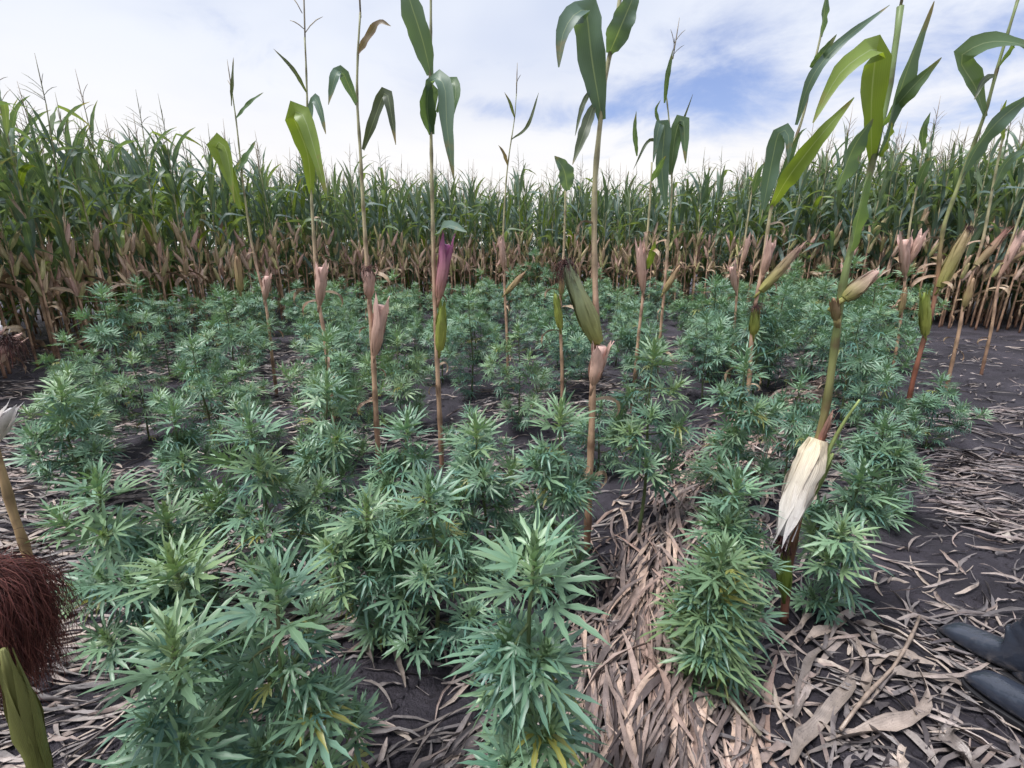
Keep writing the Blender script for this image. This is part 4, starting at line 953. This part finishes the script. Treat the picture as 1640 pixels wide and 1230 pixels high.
def boot(parent, toe, ang, root):
    """wellington boot: toe point on the ground, pointing along ang"""
    k = 18; a = np.arange(k) / k * 2 * math.pi
    # stations along the foot from toe to heel: (s from toe, half width, top height)
    st = [(.000, .012, .030), (.006, .030, .044), (.022, .044, .066), (.05, .051, .078), (.09, .053, .086), (.13, .049, .098), (.165, .043, .112)]
    rings = []
    for s, w, h in st:
        x = -s + 0 * a; yy = w * np.sign(np.cos(a)) * np.abs(np.cos(a)) ** .7; zz = .022 + (h - .022) * (.5 + .5 * np.sign(np.sin(a)) * np.abs(np.sin(a)) ** .75)
        rings.append(np.column_stack([x, yy, zz]))
    for (cx, cz, tl, rx, ry) in ((-.205, .105, .62, .090, .043), (-.214, .132, .45, .072, .040), (-.222, .160, .30, .070, .045), (-.225, .185, .18, .060, .042), (-.228, .215, .08, .058, .045), (-.230, .28, 0, .060, .049), (-.232, .34, 0, .064, .054), (-.234, .37, 0, .064, .055)):
        # ring turning from upright slice to level shaft section
        u = np.sin(a); v = np.cos(a); dirx, dirz = math.cos(tl * 1.2), math.sin(tl * 1.2)
        rings.append(np.column_stack([cx + rx * u * dirx * 1.0, ry * v, cz + rx * u * dirz]))
    V, F = loft(rings, k); c, s = math.cos(ang), math.sin(ang); R = np.array([[c, -s, 0], [s, c, 0], [0, 0, 1]])
    o = np.array([toe[0], toe[1], 0.012]) - root
    def out(V, F, name, mat, par):
        m = MB(); m.add(V @ R.T + o, F, np.array([.03, .03, .04])); ob = obj(name, m.mesh(name, mat), par)
        md = ob.modifiers.new('sub', 'SUBSURF'); md.levels = 1; md.render_levels = 2; return ob
    b = out(V, F, 'boot', M_RUB, parent)
    # heel block closing the back of the foot
    hr = []
    for z, f in ((.022, .95), (.05, 1.0), (.09, .96), (.13, .85)):
        hr.append(np.column_stack([-.232 + np.cos(a) * .058 * f, np.sin(a) * .038 * f, np.full(k, z)]))
    V2, F2 = loft(hr, k); out(V2, F2, 'heel', M_RUB, b)
    outline = [(.006, 0), (.004, .024), (-.016, .047), (-.05, .055), (-.10, .054), (-.15, .042), (-.20, .041), (-.26, .041), (-.288, .028), (-.296, 0)]
    pl = outline + [(x, -y) for x, y in outline[-2:0:-1]]; pl = np.array(pl); kk = len(pl)
    sr = [np.column_stack([pl * f, np.full(kk, z)]) for z, f in ((0.0, .985), (.004, 1.0), (.022, 1.0), (.026, .985))]
    V3, F3 = loft(sr, kk); out(V3, F3, 'sole', M_SOLE, b)
    return b
def build_person():
    root = np.array([1.55, 1.05, 0.0]); t = empty('person', root, 'person in dark rubber boots standing at the right edge, only the boots in view', 'person')
    a1, a2 = math.radians(112), math.radians(106)
    t1, t2 = np.array([1.49, 1.355]), np.array([1.405, 1.165])
    boot(t, t1, a1, root); boot(t, t2, a2, root)
    an = lambda tp, a: np.array([tp[0] - .23 * math.cos(a), tp[1] - .23 * math.sin(a), .34])
    A1, A2 = an(t1, a1), an(t2, a2); hip = np.array([1.60, 1.02, .93])
    J = {'pel': hip, 'h1': hip + (.09, .05, -.04), 'h2': hip + (-.09, -.02, -.04), 'k1': (A1 + hip) / 2 + (.06, .06, -.08), 'k2': (A2 + hip) / 2 + (-.03, .05, -.08), 'a1': A1, 'a2': A2,
         'w': hip + (0, 0, .2), 'ch': hip + (0, .01, .42), 'nk': hip + (0, .02, .56), 's1': hip + (.19, .0, .5), 's2': hip + (-.17, .03, .5), 'e1': hip + (.25, -.03, .22), 'e2': hip + (-.2, .0, .22), 'w1': hip + (.26, .08, -.02), 'w2': hip + (-.17, .1, -.01)}
    # keep the near arm outside the picture
    for q in ('s2', 'e2', 'w2'): J[q] = J[q] + np.array([.05, -.05, 0])
    nm = list(J); E = [('pel', 'h1'), ('pel', 'h2'), ('h1', 'k1'), ('h2', 'k2'), ('k1', 'a1'), ('k2', 'a2'), ('pel', 'w'), ('w', 'ch'), ('ch', 'nk'), ('ch', 's1'), ('ch', 's2'), ('s1', 'e1'), ('s2', 'e2'), ('e1', 'w1'), ('e2', 'w2')]
    rad = dict(pel=.14, h1=.095, h2=.095, k1=.062, k2=.062, a1=.056, a2=.056, w=.13, ch=.15, nk=.062, s1=.065, s2=.065, e1=.05, e2=.05, w1=.036, w2=.036)
    me = bpy.data.meshes.new('body'); me.from_pydata([tuple(J[n] - root) for n in nm], [(nm.index(a), nm.index(b)) for a, b in E], []); me.materials.append(M_CLOTH)
    o = obj('body', me, t)
    o.modifiers.new('skin', 'SKIN')
    for i, n in enumerate(nm): me.skin_vertices[0].data[i].radius = (rad[n], rad[n] * .9)
    me.skin_vertices[0].data[0].use_root = True
    md = o.modifiers.new('sub', 'SUBSURF'); md.levels = 1; md.render_levels = 2
    # head
    k = 14; a = np.arange(k) / k * 6.2832; hc = J['nk'] + np.array([0, .03, .0])
    prof = [(-.04, .050, 0), (.03, .052, .0), (.06, .062, .018), (.09, .076, .02), (.13, .086, .012), (.17, .090, .0), (.21, .084, -.006), (.245, .06, -.008), (.26, .02, -.008)]
    rings = [np.column_stack([np.cos(a) * r * .82, np.sin(a) * r + s + np.where((np.abs(a - 1.57) < .25) & (z == .13), .022, 0), np.full(k, z)]) for z, r, s in prof]
    V, F = loft(rings, k); m = MB(); m.add(V + hc - root, F, np.array([.4, .3, .2])); h = obj('head', m.mesh('head', M_SKIN), t); md = h.modifiers.new('sub', 'SUBSURF'); md.render_levels = 2
    rings = [np.column_stack([np.cos(a) * r * .9, np.sin(a) * r - .012, np.full(k, z)]) for z, r in ((.15, .09), (.19, .096), (.23, .088), (.262, .06), (.275, .02))]
    V, F = loft(rings, k); m = MB(); m.add(V + hc - root, F, np.array([.05, .04, .03])); h2 = obj('hair', m.mesh('hair', M_HAIR), h); md = h2.modifiers.new('sub', 'SUBSURF'); md.render_levels = 2
    for wq, eq in (('w1', 'e1'), ('w2', 'e2')):
        w, d = J[wq], nrm(J[wq] - J[eq]); sd = nrm(np.cross(d, [1, 0, .1])); m = MB()
        V, F, L = tube([w - d * .01, w + d * .04, w + d * .085], [.026, .036, .030], 8); m.add(V, F, np.array([.4, .3, .2]), L)
        for i in range(4):
            b0 = w + d * .08 + sd * (i - 1.5) * .018; ln = (.07, .08, .075, .058)[i]; cv = np.cross(d, sd) * .02
            V, F, L = tube([b0, b0 + d * ln * .5 + cv * .4, b0 + d * ln + cv * 1.5], [.0095, .0088, .007], 6); m.add(V, F, np.array([.4, .3, .2]), L)
        b0 = w + d * .025 + sd * .03; V, F, L = tube([b0, b0 + sd * .025 + d * .025, b0 + sd * .03 + d * .06], [.011, .010, .008], 6); m.add(V, F, np.array([.4, .3, .2]), L)
        obj('hand', m.mesh('hand', M_SKIN), t)
build_person()
